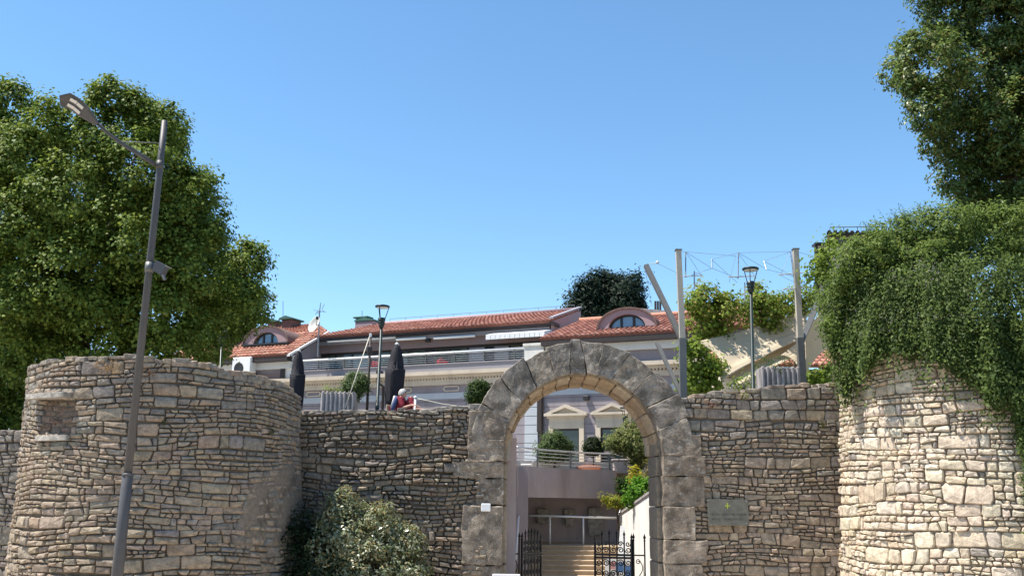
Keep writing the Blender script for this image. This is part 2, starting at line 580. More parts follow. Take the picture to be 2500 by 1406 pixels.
def stone_geo(q, S, rng, gap=0.005, proud=(0.03, 0.06), rnd=(0.07, 0.2), dome=0.015, back=-0.08, dof=0.0):
    """one stone: 8-sided outline, rounded front. returns verts, faces (world)"""
    cu, cv = sum(p[0] for p in q) / 4, sum(p[1] for p in q) / 4
    c = []
    for (u, v) in q:
        du, dv = u - cu, v - cv
        l = math.hypot(du, dv) + 1e-6
        g_ = gap * 0.8 + rng.random() ** 2 * 0.02
        c.append((u - (1 if du > 0 else -1) * min(g_, abs(du) * 0.4), v - (1 if dv > 0 else -1) * min(g_ * 0.8, abs(dv) * 0.35)))
    pol = []
    for i in range(4):
        p, nx, pv = c[i], c[(i + 1) % 4], c[i - 1]
        a, b = rng.uniform(*rnd), rng.uniform(*rnd)
        # chamfer the corner: a point towards the previous corner, one towards the next
        la = math.hypot(pv[0] - p[0], pv[1] - p[1])
        lb = math.hypot(nx[0] - p[0], nx[1] - p[1])
        m_ = min(la, lb)
        a, b = a * m_ / la, b * m_ / lb
        jj = 0.045 * m_
        pol.append((p[0] + (pv[0] - p[0]) * a + rng.uniform(-jj, jj), p[1] + (pv[1] - p[1]) * a + rng.uniform(-jj, jj)))
        pol.append((p[0] + (nx[0] - p[0]) * b + rng.uniform(-jj, jj), p[1] + (nx[1] - p[1]) * b + rng.uniform(-jj, jj)))
    d0 = rng.uniform(*proud) + dof
    tu, tv = rng.uniform(-0.08, 0.08), rng.uniform(-0.1, 0.06)
    su = max(abs(p[0] - cu) for p in pol)
    sv = max(abs(p[1] - cv) for p in pol)
    ins = min(0.024, 0.26 * min(su, sv))
    V = []
    for (u, v) in pol: V.append(S(u, v, back))
    for (u, v) in pol: V.append(S(u, v, dof + (d0 - dof) * 0.35))
    for (u, v) in pol:
        fu, fv = 1 - ins / (su + 1e-6), 1 - ins / (sv + 1e-6)
        uu, vv = cu + (u - cu) * fu, cv + (v - cv) * fv
        V.append(S(uu, vv, d0 + tu * (uu - cu) + tv * (vv - cv) + rng.uniform(-0.014, 0.01)))
    V.append(S(cu + rng.uniform(-0.2, 0.2) * su, cv + rng.uniform(-0.2, 0.2) * sv, d0 + rng.uniform(0.0, dome)))
    F = []
    for r_ in (0, 8):
        for i in range(8):
            F.append((r_ + i, r_ + (i + 1) % 8, r_ + 8 + (i + 1) % 8, r_ + 8 + i))
    for i in range(8):
        F.append((16 + i, 16 + (i + 1) % 8, 24))
    return V, F
def lerp3(a, b, t):
    return tuple(a[i] + (b[i] - a[i]) * t for i in range(3))
def masonry(root, quads, S, rng, colf, m='stone', limit=290, hide=None, style=None, **kw):
    """the biggest stones in view become parts of their own, the rest one joined part"""
    data = []
    for q in quads:
        cu, cv = sum(p[0] for p in q) / 4, sum(p[1] for p in q) / 4
        if hide and hide(cu, cv): continue
        k2 = dict(kw)
        if style: k2.update(style(cu, cv) or {})
        V, F = stone_geo(q, S, rng, **k2)
        c = Vector(V[24])
        x, y = px_of(c)
        pp = [px_of(V[16 + i]) for i in range(8)]
        area = 0.5 * sum(pp[i][0] * pp[(i + 1) % 8][1] - pp[(i + 1) % 8][0] * pp[i][1] for i in range(8))
        inside = -10 < x < 2510 and -10 < y < 1416
        data.append((abs(area) if inside and area < 0 else 0.0, V, F, colf(cu, cv, rng)))
    data.sort(key=lambda d: -d[0])
    for (a, V, F, c) in data[:limit]:
        if a <= 0: continue
        mesh_obj('stone', V, F, m, root, smooth=False, cols=c)
    rest = [d for i, d in enumerate(data) if i >= limit or d[0] <= 0]
    if rest:
        b = MB()
        for (a, V, F, c) in rest: b.add(V, F, c)
        o = b.build('small_stones', m, root, smooth=False)
        o['kind'] = 'stuff'
def core_sheet(root, S, u0, u1, v0, vtop, d, name='wall_core', nu=40, nv=10, thick=None, m='mortar'):
    """body of the wall behind the stones: front sheet, top and back"""
    V, F = [], []
    for j in range(nv + 1):
        for i in range(nu + 1):
            u = u0 + (u1 - u0) * i / nu
            vt = vtop(u) - 0.05
            V.append(S(u, v0 + (vt - v0) * j / nv, d))
    for j in range(nv):
        for i in range(nu):
            a = j * (nu + 1) + i
            F.append((a, a + 1, a + nu + 2, a + nu + 1))
    n0 = len(V)
    for i in range(nu + 1):
        u = u0 + (u1 - u0) * i / nu
        V.append(S(u, vtop(u) - 0.06, d - thick))
        V.append(S(u, v0, d - thick))
    top = nv * (nu + 1)
    for i in range(nu):
        F.append((top + i, top + i + 1, n0 + 2 * (i + 1), n0 + 2 * i))
        F.append((n0 + 2 * i, n0 + 2 * (i + 1), n0 + 2 * (i + 1) + 1, n0 + 2 * i + 1))
    return mesh_obj(name, V, F, m, root)
def cap_stones(root, S, us, vtop, rng, colf, m='stone', depth=0.5, name='cap_stone'):
    """rough blocks along the broken top of a wall"""
    u = us[0]
    while u < us[1]:
        w = rng.uniform(0.13, 0.5)
        h = rng.uniform(0.06, 0.15)
        cu, cv = u + w / 2, vtop(u + w / 2) - 0.02 + h * rng.uniform(-0.1, 0.3)
        def f(a, b, c):
            dd = -depth / 2 + c * depth / 2 + 0.05
            return S(cu + a * w * 0.49, cv + b * h / 2, dd)
        V, F = rough_block(f, 0.03, rng.random() * 50, grid=(-1, -0.7, 0.0, 0.7, 1), inset=0.1)
        mesh_obj(name, V, F, m, root, cols=colf(cu, cv, rng))
        u += w
def rough_block(f, amp, seed, grid=(-1, -0.88, -0.45, 0, 0.45, 0.88, 1), inset=0.055, freq=2.6):
    """weathered block: a cube surface on an uneven grid, pulled in at the edges, roughened by noise"""
    g_ = list(grid)
    n = len(g_)
    idx, V, F = {}, [], []
    def vid(i, j, k):
        key = (i, j, k)
        if key not in idx:
            p = [g_[i], g_[j], g_[k]]
            ext = [abs(abs(x) - 1) < 1e-6 for x in p]
            if sum(ext) >= 2:
                p = [x * (1 - inset * (1.0 if sum(ext) == 2 else 1.7)) if e else x for x, e in zip(p, ext)]
            w = Vector(f(*p))
            s = Vector((seed * 3.1, seed * 1.7, seed))
            dsp = noise.noise_vector(w * freq + s) * amp + noise.noise_vector(w * freq * 3.1 + s) * amp * 0.55
            idx[key] = len(V)
            V.append(w + dsp)
        return idx[key]
    for a in range(n - 1):
        for b in range(n - 1):
            F.append((vid(a, b, 0), vid(a, b + 1, 0), vid(a + 1, b + 1, 0), vid(a + 1, b, 0)))
            F.append((vid(a, b, n - 1), vid(a + 1, b, n - 1), vid(a + 1, b + 1, n - 1), vid(a, b + 1, n - 1)))
            F.append((vid(a, 0, b), vid(a + 1, 0, b), vid(a + 1, 0, b + 1), vid(a, 0, b + 1)))
            F.append((vid(a, n - 1, b), vid(a, n - 1, b + 1), vid(a + 1, n - 1, b + 1), vid(a + 1, n - 1, b)))
            F.append((vid(0, a, b), vid(0, a, b + 1), vid(0, a + 1, b + 1), vid(0, a + 1, b)))
            F.append((vid(n - 1, a, b), vid(n - 1, a + 1, b), vid(n - 1, a + 1, b + 1), vid(n - 1, a, b + 1)))
    return V, F
def patch(root, S, name, u0, u1, v0, v1, fn, m='plaster_patch', n=34, base=0.055):
    """mortar smeared over the stones; fn(u,v) in 0..1 says how thick, thin edges sink behind the stones"""
    V, F = [], []
    for j in range(n + 1):
        for i in range(n + 1):
            u, v = u0 + (u1 - u0) * i / n, v0 + (v1 - v0) * j / n
            k = fn(u, v)
            nn = noise.noise(Vector((u * 2.2, v * 2.2, 3.3))) * 0.5 + noise.noise(Vector((u * 6, v * 6, 1.3))) * 0.3
            V.append(S(u, v, -0.06 + (base + 0.06) * min(1.0, max(0.0, k + nn * 0.55)) + nn * 0.018))
    for j in range(n):
        for i in range(n):
            a = j * (n + 1) + i
            F.append((a, a + 1, a + n + 2, a + n + 1))
    return mesh_obj(name, V, F, m, root, smooth=True)

PAL = [(0.28, 0.218, 0.157), (0.315, 0.249, 0.182), (0.26, 0.205, 0.152), (0.295, 0.226, 0.158), (0.245, 0.207, 0.168), (0.34, 0.278, 0.212), (0.27, 0.217, 0.168)]
GREY = [(0.205, 0.18, 0.152), (0.25, 0.222, 0.19), (0.18, 0.16, 0.138), (0.27, 0.235, 0.198)]
LIGHT = [(0.5, 0.42, 0.32), (0.47, 0.385, 0.285), (0.53, 0.455, 0.355), (0.44, 0.355, 0.255), (0.42, 0.37, 0.305), (0.56, 0.49, 0.39), (0.49, 0.39, 0.27), (0.51, 0.435, 0.34)]
def pick(rng, pal, j=0.1):
    c = rng.choice(pal)
    mean = tuple(sum(p[i] for p in pal) / len(pal) for i in range(3))
    c = lerp3(c, mean, 0.45)
    k = rng.uniform(1 - j, 1 + j)
    return tuple(min(0.8, x * k * rng.uniform(0.97, 1.03)) for x in c)
def interp(x, xs, ys):
    if x <= xs[0]: return ys[0]
    for i in range(len(xs) - 1):
        if x <= xs[i + 1]:
            return ys[i] + (ys[i + 1] - ys[i]) * (x - xs[i]) / (xs[i + 1] - xs[i])
    return ys[-1]

# ---------------- left round tower
rng = random.Random(11)
TLc = Vector((-8.12, 22.75, 0))
TLr = 3.03
def S_left(u, v, d):
    h = 6.0 - v
    rr = TLr + 0.018 * h + d
    a = u / TLr
    return Vector((TLc.x + 0.042 * h + rr * math.sin(a), TLc.y - rr * math.cos(a), v))
def zrim_left():
    tab = []
    for (px, py) in ((85, 893), (130, 882), (180, 877), (260, 873), (330, 872), (400, 880), (480, 888), (560, 905), (640, 925), (690, 942), (716, 962)):
        # find the point of the tower surface seen at this pixel
        d = ray(px, py)
        d2 = Vector((d.x, d.y, 0))
        o = Vector((EYE.x - TLc.x, EYE.y - TLc.y, 0))
        A, B, Cc = d2.dot(d2), 2 * o.dot(d2), o.dot(o) - TLr * TLr
        disc = max(0.0, B * B - 4 * A * Cc)
        t = (-B - math.sqrt(disc)) / (2 * A)
        p = EYE + d * t
        tab.append((math.atan2(p.x - TLc.x, -(p.y - TLc.y)) * TLr, p.z))
    tab.sort()
    return [t[0] for t in tab], [t[1] for t in tab]
ZU, ZV = zrim_left()
vtopL = lambda u: interp(u, ZU, ZV) + 0.05 * noise.noise(Vector((u * 2.1, 4, 0)))
towL = empty('stone_tower', (TLc.x, TLc.y, 0), 'round rubble stone tower behind the tall street lamp', 'tower')
def uv_left(px, py):
    d = ray(px, py)
    o = Vector((EYE.x - TLc.x, EYE.y - TLc.y, 0)); d2 = Vector((d.x, d.y, 0))
    A, B, Cc = d2.dot(d2), 2 * o.dot(d2), o.dot(o) - TLr * TLr
    t = (-B - math.sqrt(max(0.0, B * B - 4 * A * Cc))) / (2 * A)
    p = EYE + d * t
    return math.atan2(p.x - TLc.x, -(p.y - TLc.y)) * TLr, p.z
n0 = uv_left(107, 975); n1 = uv_left(166, 1056); n2 = uv_left(100, 1076); n3 = uv_left(160, 1130)
def niche(u, v):
    return n0[0] < u < n1[0] and n1[1] < v < n0[1]
def pl_left(u, v):
    x, y = px_of(S_left(u, v, 0.03))
    # mortar-smeared lower right flank
    lim = interp(x, (520, 560, 610, 660, 722), (1460, 1300, 1165, 1120, 1085))
    return max(0.0, min(1.0, (y - lim) / 45.0)) * max(0.0, min(1.0, (1365 - y) / 40.0)) if x > 500 else 0.0
def col_left(u, v, rng):
    if niche(u, v): return pick(rng, [(0.16, 0.105, 0.08), (0.19, 0.13, 0.1), (0.15, 0.125, 0.095)])
    k = min(1.0, max(0.0, (v - 3.3) / 2.4)) * 0.55 + 0.35 * max(0.0, u / TLr)  # greyer with height; greying to the right paints the shaded flank
    return pick(rng, GREY) if rng.random() < k else pick(rng, PAL)
def style_left(u, v):
    r_ = {}
    if niche(u, v): r_ = dict(dof=-0.035, back=-0.3, proud=(0.015, 0.04))
    elif v < 2.3: r_ = dict(proud=(0.035, 0.09), dome=0.03)
    return r_
ql = rubble(rng, -TLr * 1.95, TLr * 1.62, 0.0, vtopL, hb=(0.17, 0.29), lay=(0.12, 0.55, 0.33), wr=(1.1, 3.8), tilt=0.1, low=(2.3, (0.22, 0.34), (0.25, 0.5, 0.25), (1.2, 3.4)))
masonry(towL, ql, S_left, rng, col_left, style=style_left, gap=0.0045)
core_sheet(towL, S_left, -TLr * 2.0, TLr * 1.75, 0.0, vtopL, -0.03, thick=0.9, nu=60)
cap_stones(towL, S_left, (-TLr * 1.6, TLr * 1.55), vtopL, rng, lambda u, v, r_: pick(r_, GREY + PAL), depth=0.6)
patch(towL, S_left, 'plaster_patch', TLr * 0.2, TLr * 1.6, 0.6, 5.2, pl_left, n=60)
# two flat slabs framing the blocked opening
for (a, b, y0, y1, pr) in ((90, 175, 963, 974, 0.27), (92, 166, 1064, 1075, 0.12)):
    ua, va = uv_left(a, (y0 + y1) / 2 + 4); ub, vb = uv_left(b, (y0 + y1) / 2 - 3)
    h = 0.055
    um = (ua + ub) / 2
    V, F = rough_block(lambda p, q, r_: S_left(um + p * (ub - ua) / 2, (va + vb) / 2 + q * h, -0.1 + (r_ + 1) / 2 * (pr + 0.1)), 0.012, a, inset=0.03)
    mesh_obj('stone_slab', V, F, 'stone', towL, cols=(0.36, 0.33, 0.29))

# ---------------- left curtain wall
rng = random.Random(23)
def S_wall(u, v, d): return Vector((u, WY - d, v))
pL0, pL1 = P(715, 1008, WY), P(1180, 992, WY)
vtopW = lambda u: interp(u, (-7.0, pL0.x, P(850, 1003, WY).x, P(1000, 1002, WY).x, P(1100, 1000, WY).x, pL1.x), (pL0.z, pL0.z - 0.02, P(850, 1003, WY).z, P(1000, 1002, WY).z, P(1100, 1000, WY).z, pL1.z)) + 0.04 * noise.noise(Vector((u * 2.7, 0, 7)))
cwL = empty('stone_wall', (-3.2, WY, 0), 'dark rubble stone wall between the round tower and the arch', 'wall')
jambL = P(1160, 1200, WY).x
def col_wl(u, v, rng):
    k = min(1.0, max(0.0, (v - 2.2) / 2.6)) * 0.8
    c = pick(rng, GREY) if rng.random() < k else pick(rng, PAL)
    return tuple(x * 0.86 for x in c)
def pl_wl(u, v):
    x, y = px_of(S_wall(u, v, 0))
    a = max(0.0, min(1.0, (x - interp(y, (1150, 1230, 1300, 1406), (1205, 1130, 1090, 1085))) / 40.0))
    return a * max(0.0, min(1.0, (y - 1175) / 40.0)) * max(0.0, min(1.0, (1385 - y) / 30.0)) * 0.95
qw = rubble(rng, -6.6, jambL + 0.25, 0.0, vtopW, hb=(0.15, 0.26), lay=(0.12, 0.52, 0.36), wr=(1.0, 3.2), wave=0.06, tilt=0.1)
inx = lambda u, v: (u - 1.73) ** 2 + (v - 4.1) ** 2 < 2.45 ** 2
def style_wl(u, v):
    z = noise.noise(Vector((u * 0.7, v * 0.9, 2.2)))
    return dict(dof=0.05 * z + (0.06 if v < 4.05 + 0.35 * u * 0.2 and z > -0.1 else 0.0), proud=(0.02, 0.12), dome=0.035)
masonry(cwL, qw, S_wall, rng, col_wl, hide=inx, style=style_wl, gap=0.004, rnd=(0.08, 0.24))
core_sheet(cwL, S_wall, -6.8, jambL + 0.3, 0.0, vtopW, -0.04, thick=0.75, nu=30)
cap_stones(cwL, S_wall, (-6.2, pL1.x), vtopW, rng, lambda u, v, r_: pick(r_, GREY), depth=0.85)
patch(cwL, S_wall, 'plaster_patch', P(1080, 1300, WY).x, jambL + 0.3, 0.9, 4.0, pl_wl, n=56, base=0.1)

# ---------------- right curtain wall
rng = random.Random(37)
cwR = empty('stone_wall', (6.5, WY, 0), 'brown rubble stone wall with the glass plaque, right of the arch', 'wall')
pts = [(1672, 966), (1740, 960), (1820, 953), (1900, 946), (1980, 941), (2060, 936)]
RX = [P(a, b, WY).x for a, b in pts]; RZ = [P(a, b, WY).z for a, b in pts]
vtopR = lambda u: interp(u, RX, RZ) + 0.03 * noise.noise(Vector((u * 2.7, 3, 7)))
jambR = P(1690, 1200, WY).x
def col_wr(u, v, rng):
    k = min(1.0, max(0.0, (v - 3.2) / 2.2)) * 0.75
    return pick(rng, GREY) if rng.random() < k else pick(rng, PAL)
qr = rubble(rng, jambR - 0.35, 9.2, 0.0, lambda u: min(vtopR(u), 4.9), hb=(0.17, 0.3), lay=(0.12, 0.52, 0.36), wr=(1.1, 3.6), wave=0.04, tilt=0.16)
qr += rubble(rng, jambR - 0.35, 9.2, 4.92, vtopR, hb=(0.22, 0.3), lay=(0.75, 0.25, 0.0), wr=(1.2, 2.6), wave=0.02)
inr = lambda u, v: (u - 1.73) ** 2 + (v - 4.1) ** 2 < 2.5 ** 2
masonry(cwR, qr, S_wall, rng, col_wr, hide=inr, gap=0.0045, proud=(0.025, 0.08))
core_sheet(cwR, S_wall, jambR - 0.4, 9.4, 0.0, vtopR, -0.03, thick=0.75, nu=30)
cap_stones(cwR, S_wall, (P(1690, 960, WY).x, 8.6), vtopR, rng, lambda u, v, r_: pick(r_, GREY + PAL[:2]), depth=0.85)

# ---------------- right round tower
rng = random.Random(53)
TRr = 3.1
_e = P(2071, 1150, 22.2)
TRc = Vector((_e.x + TRr * 1.06, 22.6, 0))
TRtop = 8.0
def S_right(u, v, d):
    rr = TRr + 0.06 * (4.6 - v) + d
    a = u / TRr
    return Vector((TRc.x + rr * math.sin(a), TRc.y - rr * math.cos(a), v))
towR = empty('stone_tower', (TRc.x, TRc.y, 0), 'sunlit pale stone tower under the hanging green creeper', 'tower')
def col_r(u, v, rng):
    q = rng.random()
    if q < 0.025: return pick(rng, GREY)
    return pick(rng, LIGHT)
vt = lambda u: 6.7
qs = rubble(rng, -TRr * 1.75, TRr * 0.75, 0.0, vt, hb=(0.18, 0.3), lay=(0.3, 0.5, 0.2), wr=(1.0, 2.8), wave=0.035, tilt=0.1, low=(3.0, (0.24, 0.42), (0.36, 0.46, 0.18), (0.9, 2.3)))
masonry(towR, qs, S_right, rng, col_r, m='stone_clean', gap=0.004, proud=(0.03, 0.09), dome=0.014, rnd=(0.06, 0.24))
core_sheet(towR, S_right, -TRr * 2.0, TRr * 1.2, 0.0, vt, -0.025, thick=1.2, nu=60, m='mortar_pale')

# ---------------- far retaining wall on the left
rng = random.Random(61)
LWY = 25.2
def S_far(u, v, d): return Vector((u, LWY - d, v))
fw = empty('stone_wall', (-14.5, LWY, 0), 'pale stone retaining wall at the far left, behind the round tower', 'wall')
fz = P(30, 1052, LWY).z
qf = rubble(rng, -17.5, -10.6, 0.0, lambda u: fz, hb=(0.2, 0.34), wr=(1.0, 2.6))
masonry(fw, qf, S_far, rng, lambda u, v, r_: pick(r_, GREY + LIGHT[4:5]), limit=200)
core_sheet(fw, S_far, -18, -10.4, 0.0, lambda u: fz, -0.04, thick=0.6, nu=10)

# ---------------- the arch gate
gate = empty('stone_arch', (1.73, WY, 0), 'weathered grey Roman stone arch gateway in the middle', 'arch')
AC = P(1423, 1104, WY - 0.1)
AX, AZ = AC.x, AC.z
RI = (P(1616, 1104, WY - 0.1).x - P(1230, 1104, WY - 0.1).x) / 2
RO = P(1423, 834, WY - 0.1).z - AZ
YF, YB = WY - 0.12, WY + 1.15
rng = random.Random(5)
JSK = [R(rng.uniform(-2.2, 2.2)) for _ in range(20)]
JT = [-88, -66, -50, -34, -19.5, -7.5, 1.0, 11, 24, 41, 57, 72, 88]
ACOL = [(0.22, 0.192, 0.162), (0.245, 0.212, 0.175), (0.19, 0.17, 0.147), (0.26, 0.222, 0.178), (0.205, 0.18, 0.152)]
for i in range(len(JT) - 1):
    a0, a1 = R(JT[i] + 0.03), R(JT[i + 1] - 0.04)
    k0, k1 = JSK[i], JSK[i + 1]
    ro = RO * rng.uniform(0.975, 1.02) + (0.04 if i in (4, 6) else 0)
    yf = YF + rng.uniform(-0.05, 0.04)
    def f(p, q, r_, a0=a0, a1=a1, ro=ro, yf=yf, k0=k0, k1=k1):
        a = (a0 + k0 * q) * (1 - p) / 2 + (a1 + k1 * q) * (1 + p) / 2
        rad = (RI + ro) / 2 + q * (ro - RI) / 2
        return (AX + rad * math.sin(a), (yf + YB) / 2 + r_ * (YB - yf) / 2, AZ + rad * math.cos(a))
    V, F = rough_block(f, 0.036, i + 1.0, inset=0.018, freq=2.9, grid=(-1, -0.95, -0.75, -0.45, -0.15, 0.15, 0.45, 0.75, 0.95, 1))
    mesh_obj('voussoir', V, F, 'ashlar', gate, cols=ACOL[i % 5])
# inner ring set back behind the front one, warm bounced light in its ochre colours
JI = [-90, -72, -58, -44, -31, -19, -8, 3, 14, 27, 42, 58, 74, 90]
OC = [(0.35, 0.265, 0.175), (0.38, 0.3, 0.21), (0.3, 0.225, 0.15), (0.4, 0.33, 0.245)]
for i in range(len(JI) - 1):
    for (ri, ro, ya, yb, s) in ((RI - 0.075, RI + 0.3, YF + 0.42, YB + 0.2, 0), (RI - 0.15, RI + 0.3, YB + 0.2, YB + 0.62, 7)):
        a0, a1 = R(JI[i] + 0.25), R(JI[i + 1] - 0.25)
        def f(p, q, r_, a0=a0, a1=a1, ri=ri, ro=ro, ya=ya, yb=yb):
            a = (a0 + a1) / 2 + p * (a1 - a0) / 2
            rad = (ri + ro) / 2 + q * (ro - ri) / 2
            return (AX + rad * math.sin(a), (ya + yb) / 2 + r_ * (yb - ya) / 2, AZ + rad * math.cos(a))
        V, F = rough_block(f, 0.014, i + 20.0 + s, grid=(-1, -0.8, 0, 0.8, 1), inset=0.04, freq=4)
        mesh_obj('inner_voussoir', V, F, 'inner_stone', gate, cols=OC[(i * 3 + s) % 4])
# jamb blocks: (y top, y bottom, outer x in the photo)
def jamb(side, rows):
    xi = AX - RI if side < 0 else AX + RI
    for k, (yt, yb, xo, br) in enumerate(rows):
        zt, zb = P(xo, yt, YF).z, (P(xo, yb, YF).z if yb < 1500 else 0.0)
        x_o = P(xo, (yt + min(yb, 1406)) / 2, YF).x
        yf = YF + rng.uniform(-0.05, 0.03)
        def f(p, q, r_):
            return ((xi + x_o) / 2 + p * abs(x_o - xi) / 2, (yf + YB) / 2 + r_ * (YB - yf) / 2, (zt + zb) / 2 + q * (zt - zb) * 0.494)
        V, F = rough_block(f, 0.038, 40 + k + side * 9, inset=0.014, freq=2.9, grid=(-1, -0.95, -0.75, -0.45, -0.15, 0.15, 0.45, 0.75, 0.95, 1))
        mesh_obj('jamb_block', V, F, 'ashlar', gate, cols=tuple(x * br for x in (0.25, 0.205, 0.16)))
        xs = sorted((xi - side * -0.0 + (0.09 if side < 0 else -0.09), xi + side * 0.25))
        def f2(p, q, r_):
            return ((xs[0] + xs[1]) / 2 + p * (xs[1] - xs[0]) / 2, (YF + 0.42 + YB + 0.55) / 2 + r_ * (YB + 0.55 - YF - 0.42) / 2, (zt + zb) / 2 + q * (zt - zb) * 0.495)
        V, F = rough_block(f2, 0.012, 60 + k, grid=(-1, -0.8, 0, 0.8, 1), inset=0.03)
        mesh_obj('inner_jamb_block', V, F, 'inner_stone', gate, cols=tuple(x * br for x in (0.27, 0.225, 0.17)))
jamb(-1, [(1000, 1072, 1143, 0.85), (1072, 1126, 1141, 0.95), (1126, 1166, 1104, 1.05), (1166, 1232, 1163, 0.95), (1232, 1378, 1128, 1.08), (1378, 1600, 1120, 1.05)])
jamb(1, [(1058, 1112, 1712, 0.85), (1112, 1162, 1722, 0.8), (1162, 1238, 1720, 0.85), (1238, 1318, 1698, 1.0), (1318, 1376, 1728, 1.12), (1376, 1600, 1716, 1.15)])
# small white plate on the left jamb
pp = P(1186, 1238, YF - 0.1)
nt_ = MB().bbox(pp.x - 0.11, pp.x + 0.11, YF - 0.085, YF + 0.05, pp.z - 0.09, pp.z + 0.09, 0.01).build('house_number_plate', 'white_paint')
tag(nt_, 'small blank white plate fixed to the left jamb of the arch', 'plate')
# glass plaque with cross and two lines of small lettering
pq = empty('glass_plaque', P(1778, 1248, WY - 0.16), 'greenish glass plaque with a yellow cross on the wall right of the arch', 'plaque')
a_, b_ = P(1727, 1218, WY - 0.16), P(1829, 1283, WY - 0.16)
yq = WY - 0.16
MB().bbox(a_.x, b_.x, yq, yq + 0.02, b_.z, a_.z, 0.004).build('glass_plate', 'plaque_glass', pq)
c_ = P(1776, 1234, yq)
MB().box(c_.x - 0.06, c_.x + 0.06, yq - 0.006, yq - 0.002, c_.z - 0.009, c_.z + 0.009).box(c_.x - 0.009, c_.x + 0.009, yq - 0.0065, yq - 0.0015, c_.z - 0.075, c_.z + 0.07).build('cross_mark', 'plaque_cross', pq)
for (xa, xb, y_, hh) in ((1735, 1820, 1255, 0.026), (1738, 1812, 1267, 0.022)):
    t = MB()
    x = P(xa, y_, yq).x
    xe = P(xb, y_, yq).x
    zz = P((xa + xb) / 2, y_, yq).z
    while x < xe:
        w = rng.uniform(0.018, 0.034)
        if rng.random() < 0.86:
            t.box(x, x + w * 0.35, yq - 0.005, yq - 0.002, zz - hh, zz + hh)
            if rng.random() < 0.7: t.box(x + w * 0.36, x + w * 0.8, yq - 0.005, yq - 0.002, zz + hh * rng.choice((-1.0, -0.1, 0.7)), zz + hh * rng.choice((-0.7, 0.2, 1.0)))
        x += w
    t.build('text_line', 'plaque_ink', pq)['kind'] = 'stuff'
for (x, y_) in ((1729, 1221), (1822, 1224), (1736, 1280), (1822, 1277)):
    c_ = P(x, y_, yq)
    MB().lathe([(0.012, 0), (0.012, 0.006), (0.006, 0.01)], (c_.x, yq - 0.008, c_.z - 0.004), 8).build('screw_cap', 'steel', pq)
# ------------------------------------------------------------------ the hotel
hotel = empty('hotel', F0, 'lilac hotel with red tiled roofs and a railed roof terrace behind the wall', 'building', rz=-TH)
def hb(mb, name, m, parent=None, smooth=False, cols=None):
    return mb.build(name, m, parent or hotel, smooth, world=False, cols=cols)
def zat(px, py, d=0.0): return PF(px, py, d)[1]
def uat(px, py, d=0.0): return PF(px, py, d)[0]
uL, uR = uat(713, 900), uat(1335, 850)
uFL, uFR = uat(560, 900) - 4.0, uat(1700, 850) + 2.5
z_rail = zat(1000, 866); z_par = zat(1000, 894); z_cor = zat(1000, 911.5)
z_c2 = zat(1000, 943); z_ov = zat(1000, 962); z_st = zat(1000, 977)
z_eR = zat(1500, 828, -0.4); z_eL = zat(640, 857, -0.4)
z_eave = (z_eR + z_eL) / 2
DA = 2.1                                            # set-back of the attic
# backing wall
w_ = MB().box(uFL, uFR, 0.03, 0.4, 3.0, z_cor)
w_.box(uFL, uL, 0.0, 0.38, z_cor, z_eave - 0.1).box(uR, uFR, 0.0, 0.38, z_cor, z_eave - 0.1)
w_.box(uL - 0.3, uL, 0.38, 3.4, z_cor, z_eave - 0.1)
hb(w_, 'wall', 'lilac')
# light band course and oval frieze
hb(MB().box(uFL, uFR, -0.02, 0.03, z_st, z_ov), 'band_course', 'pale_blue_wall')
hb(MB().box(uFL, uFR, 0.0, 0.03, z_ov, z_c2), 'frieze', 'lilac')
def oval(u0, u1, z0, z1, d, th=0.05):
    h = (z1 - z0) / 2
    def loop(k):
        pts = []
        for i in range(9): 
            a = math.pi / 2 + math.pi * i / 8
            pts.append((u0 + h + (h - k) * math.cos(a), (z0 + z1) / 2 + (h - k) * math.sin(a)))
        for i in range(9):
            a = -math.pi / 2 + math.pi * i / 8
            pts.append((u1 - h + (h - k) * math.cos(a), (z0 + z1) / 2 + (h - k) * math.sin(a)))
        return pts
    A, B = loop(0), loop(th)
    n = len(A)
    V = [(p[0], d, p[1]) for p in A] + [(p[0], d, p[1]) for p in B] + [(p[0], d + 0.04, p[1]) for p in A] + [(p[0], d + 0.04, p[1]) for p in B]
    F = []
    for i in range(n):
        j = (i + 1) % n
        F += [(i, i + n, j + n, j), (i, j, j + 2 * n, i + 2 * n), (i + n, i + 3 * n, j + 3 * n, j + n)]
    return MB().add(V, F)
for (a, b) in ((749, 784), (978, 1006), (1083, 1122), (1196, 1236), (640, 668)):
    ua, ub = uat(a, 955), uat(b, 950)
    hb(oval(ua, ub, z_ov + 0.05, z_c2 - 0.05, -0.04), 'oval_moulding', 'cream')
# cornice in three steps with dentils
c_ = MB().box(uFL, uFR, -0.10, 0.03, z_c2, z_c2 + (z_cor - z_c2) * 0.38)
c_.box(uFL, uFR, -0.18, 0.03, z_c2 + (z_cor - z_c2) * 0.5, z_c2 + (z_cor - z_c2) * 0.72)
c_.box(uFL, uFR, -0.34, 0.03, z_c2 + (z_cor - z_c2) * 0.72, z_cor)
hb(c_, 'cornice', 'cream')
d_ = MB()
u = uFL
while u < uFR:
    d_.box(u, u + 0.07, -0.16, -0.02, z_c2 + (z_cor - z_c2) * 0.38, z_c2 + (z_cor - z_c2) * 0.5)
    u += 0.14
hb(d_, 'dentils', 'cream')['kind'] = 'stuff'
hb(MB().box(uL, uR, -0.05, 0.2, z_cor, z_par).box(uL, uR, -0.09, 0.24, z_par, z_par + 0.05), 'parapet', 'parapet_grey')
hb(MB().box(uL, uR, 0.2, DA + 0.1, z_cor - 0.2, z_cor), 'roof_terrace', 'terrace')
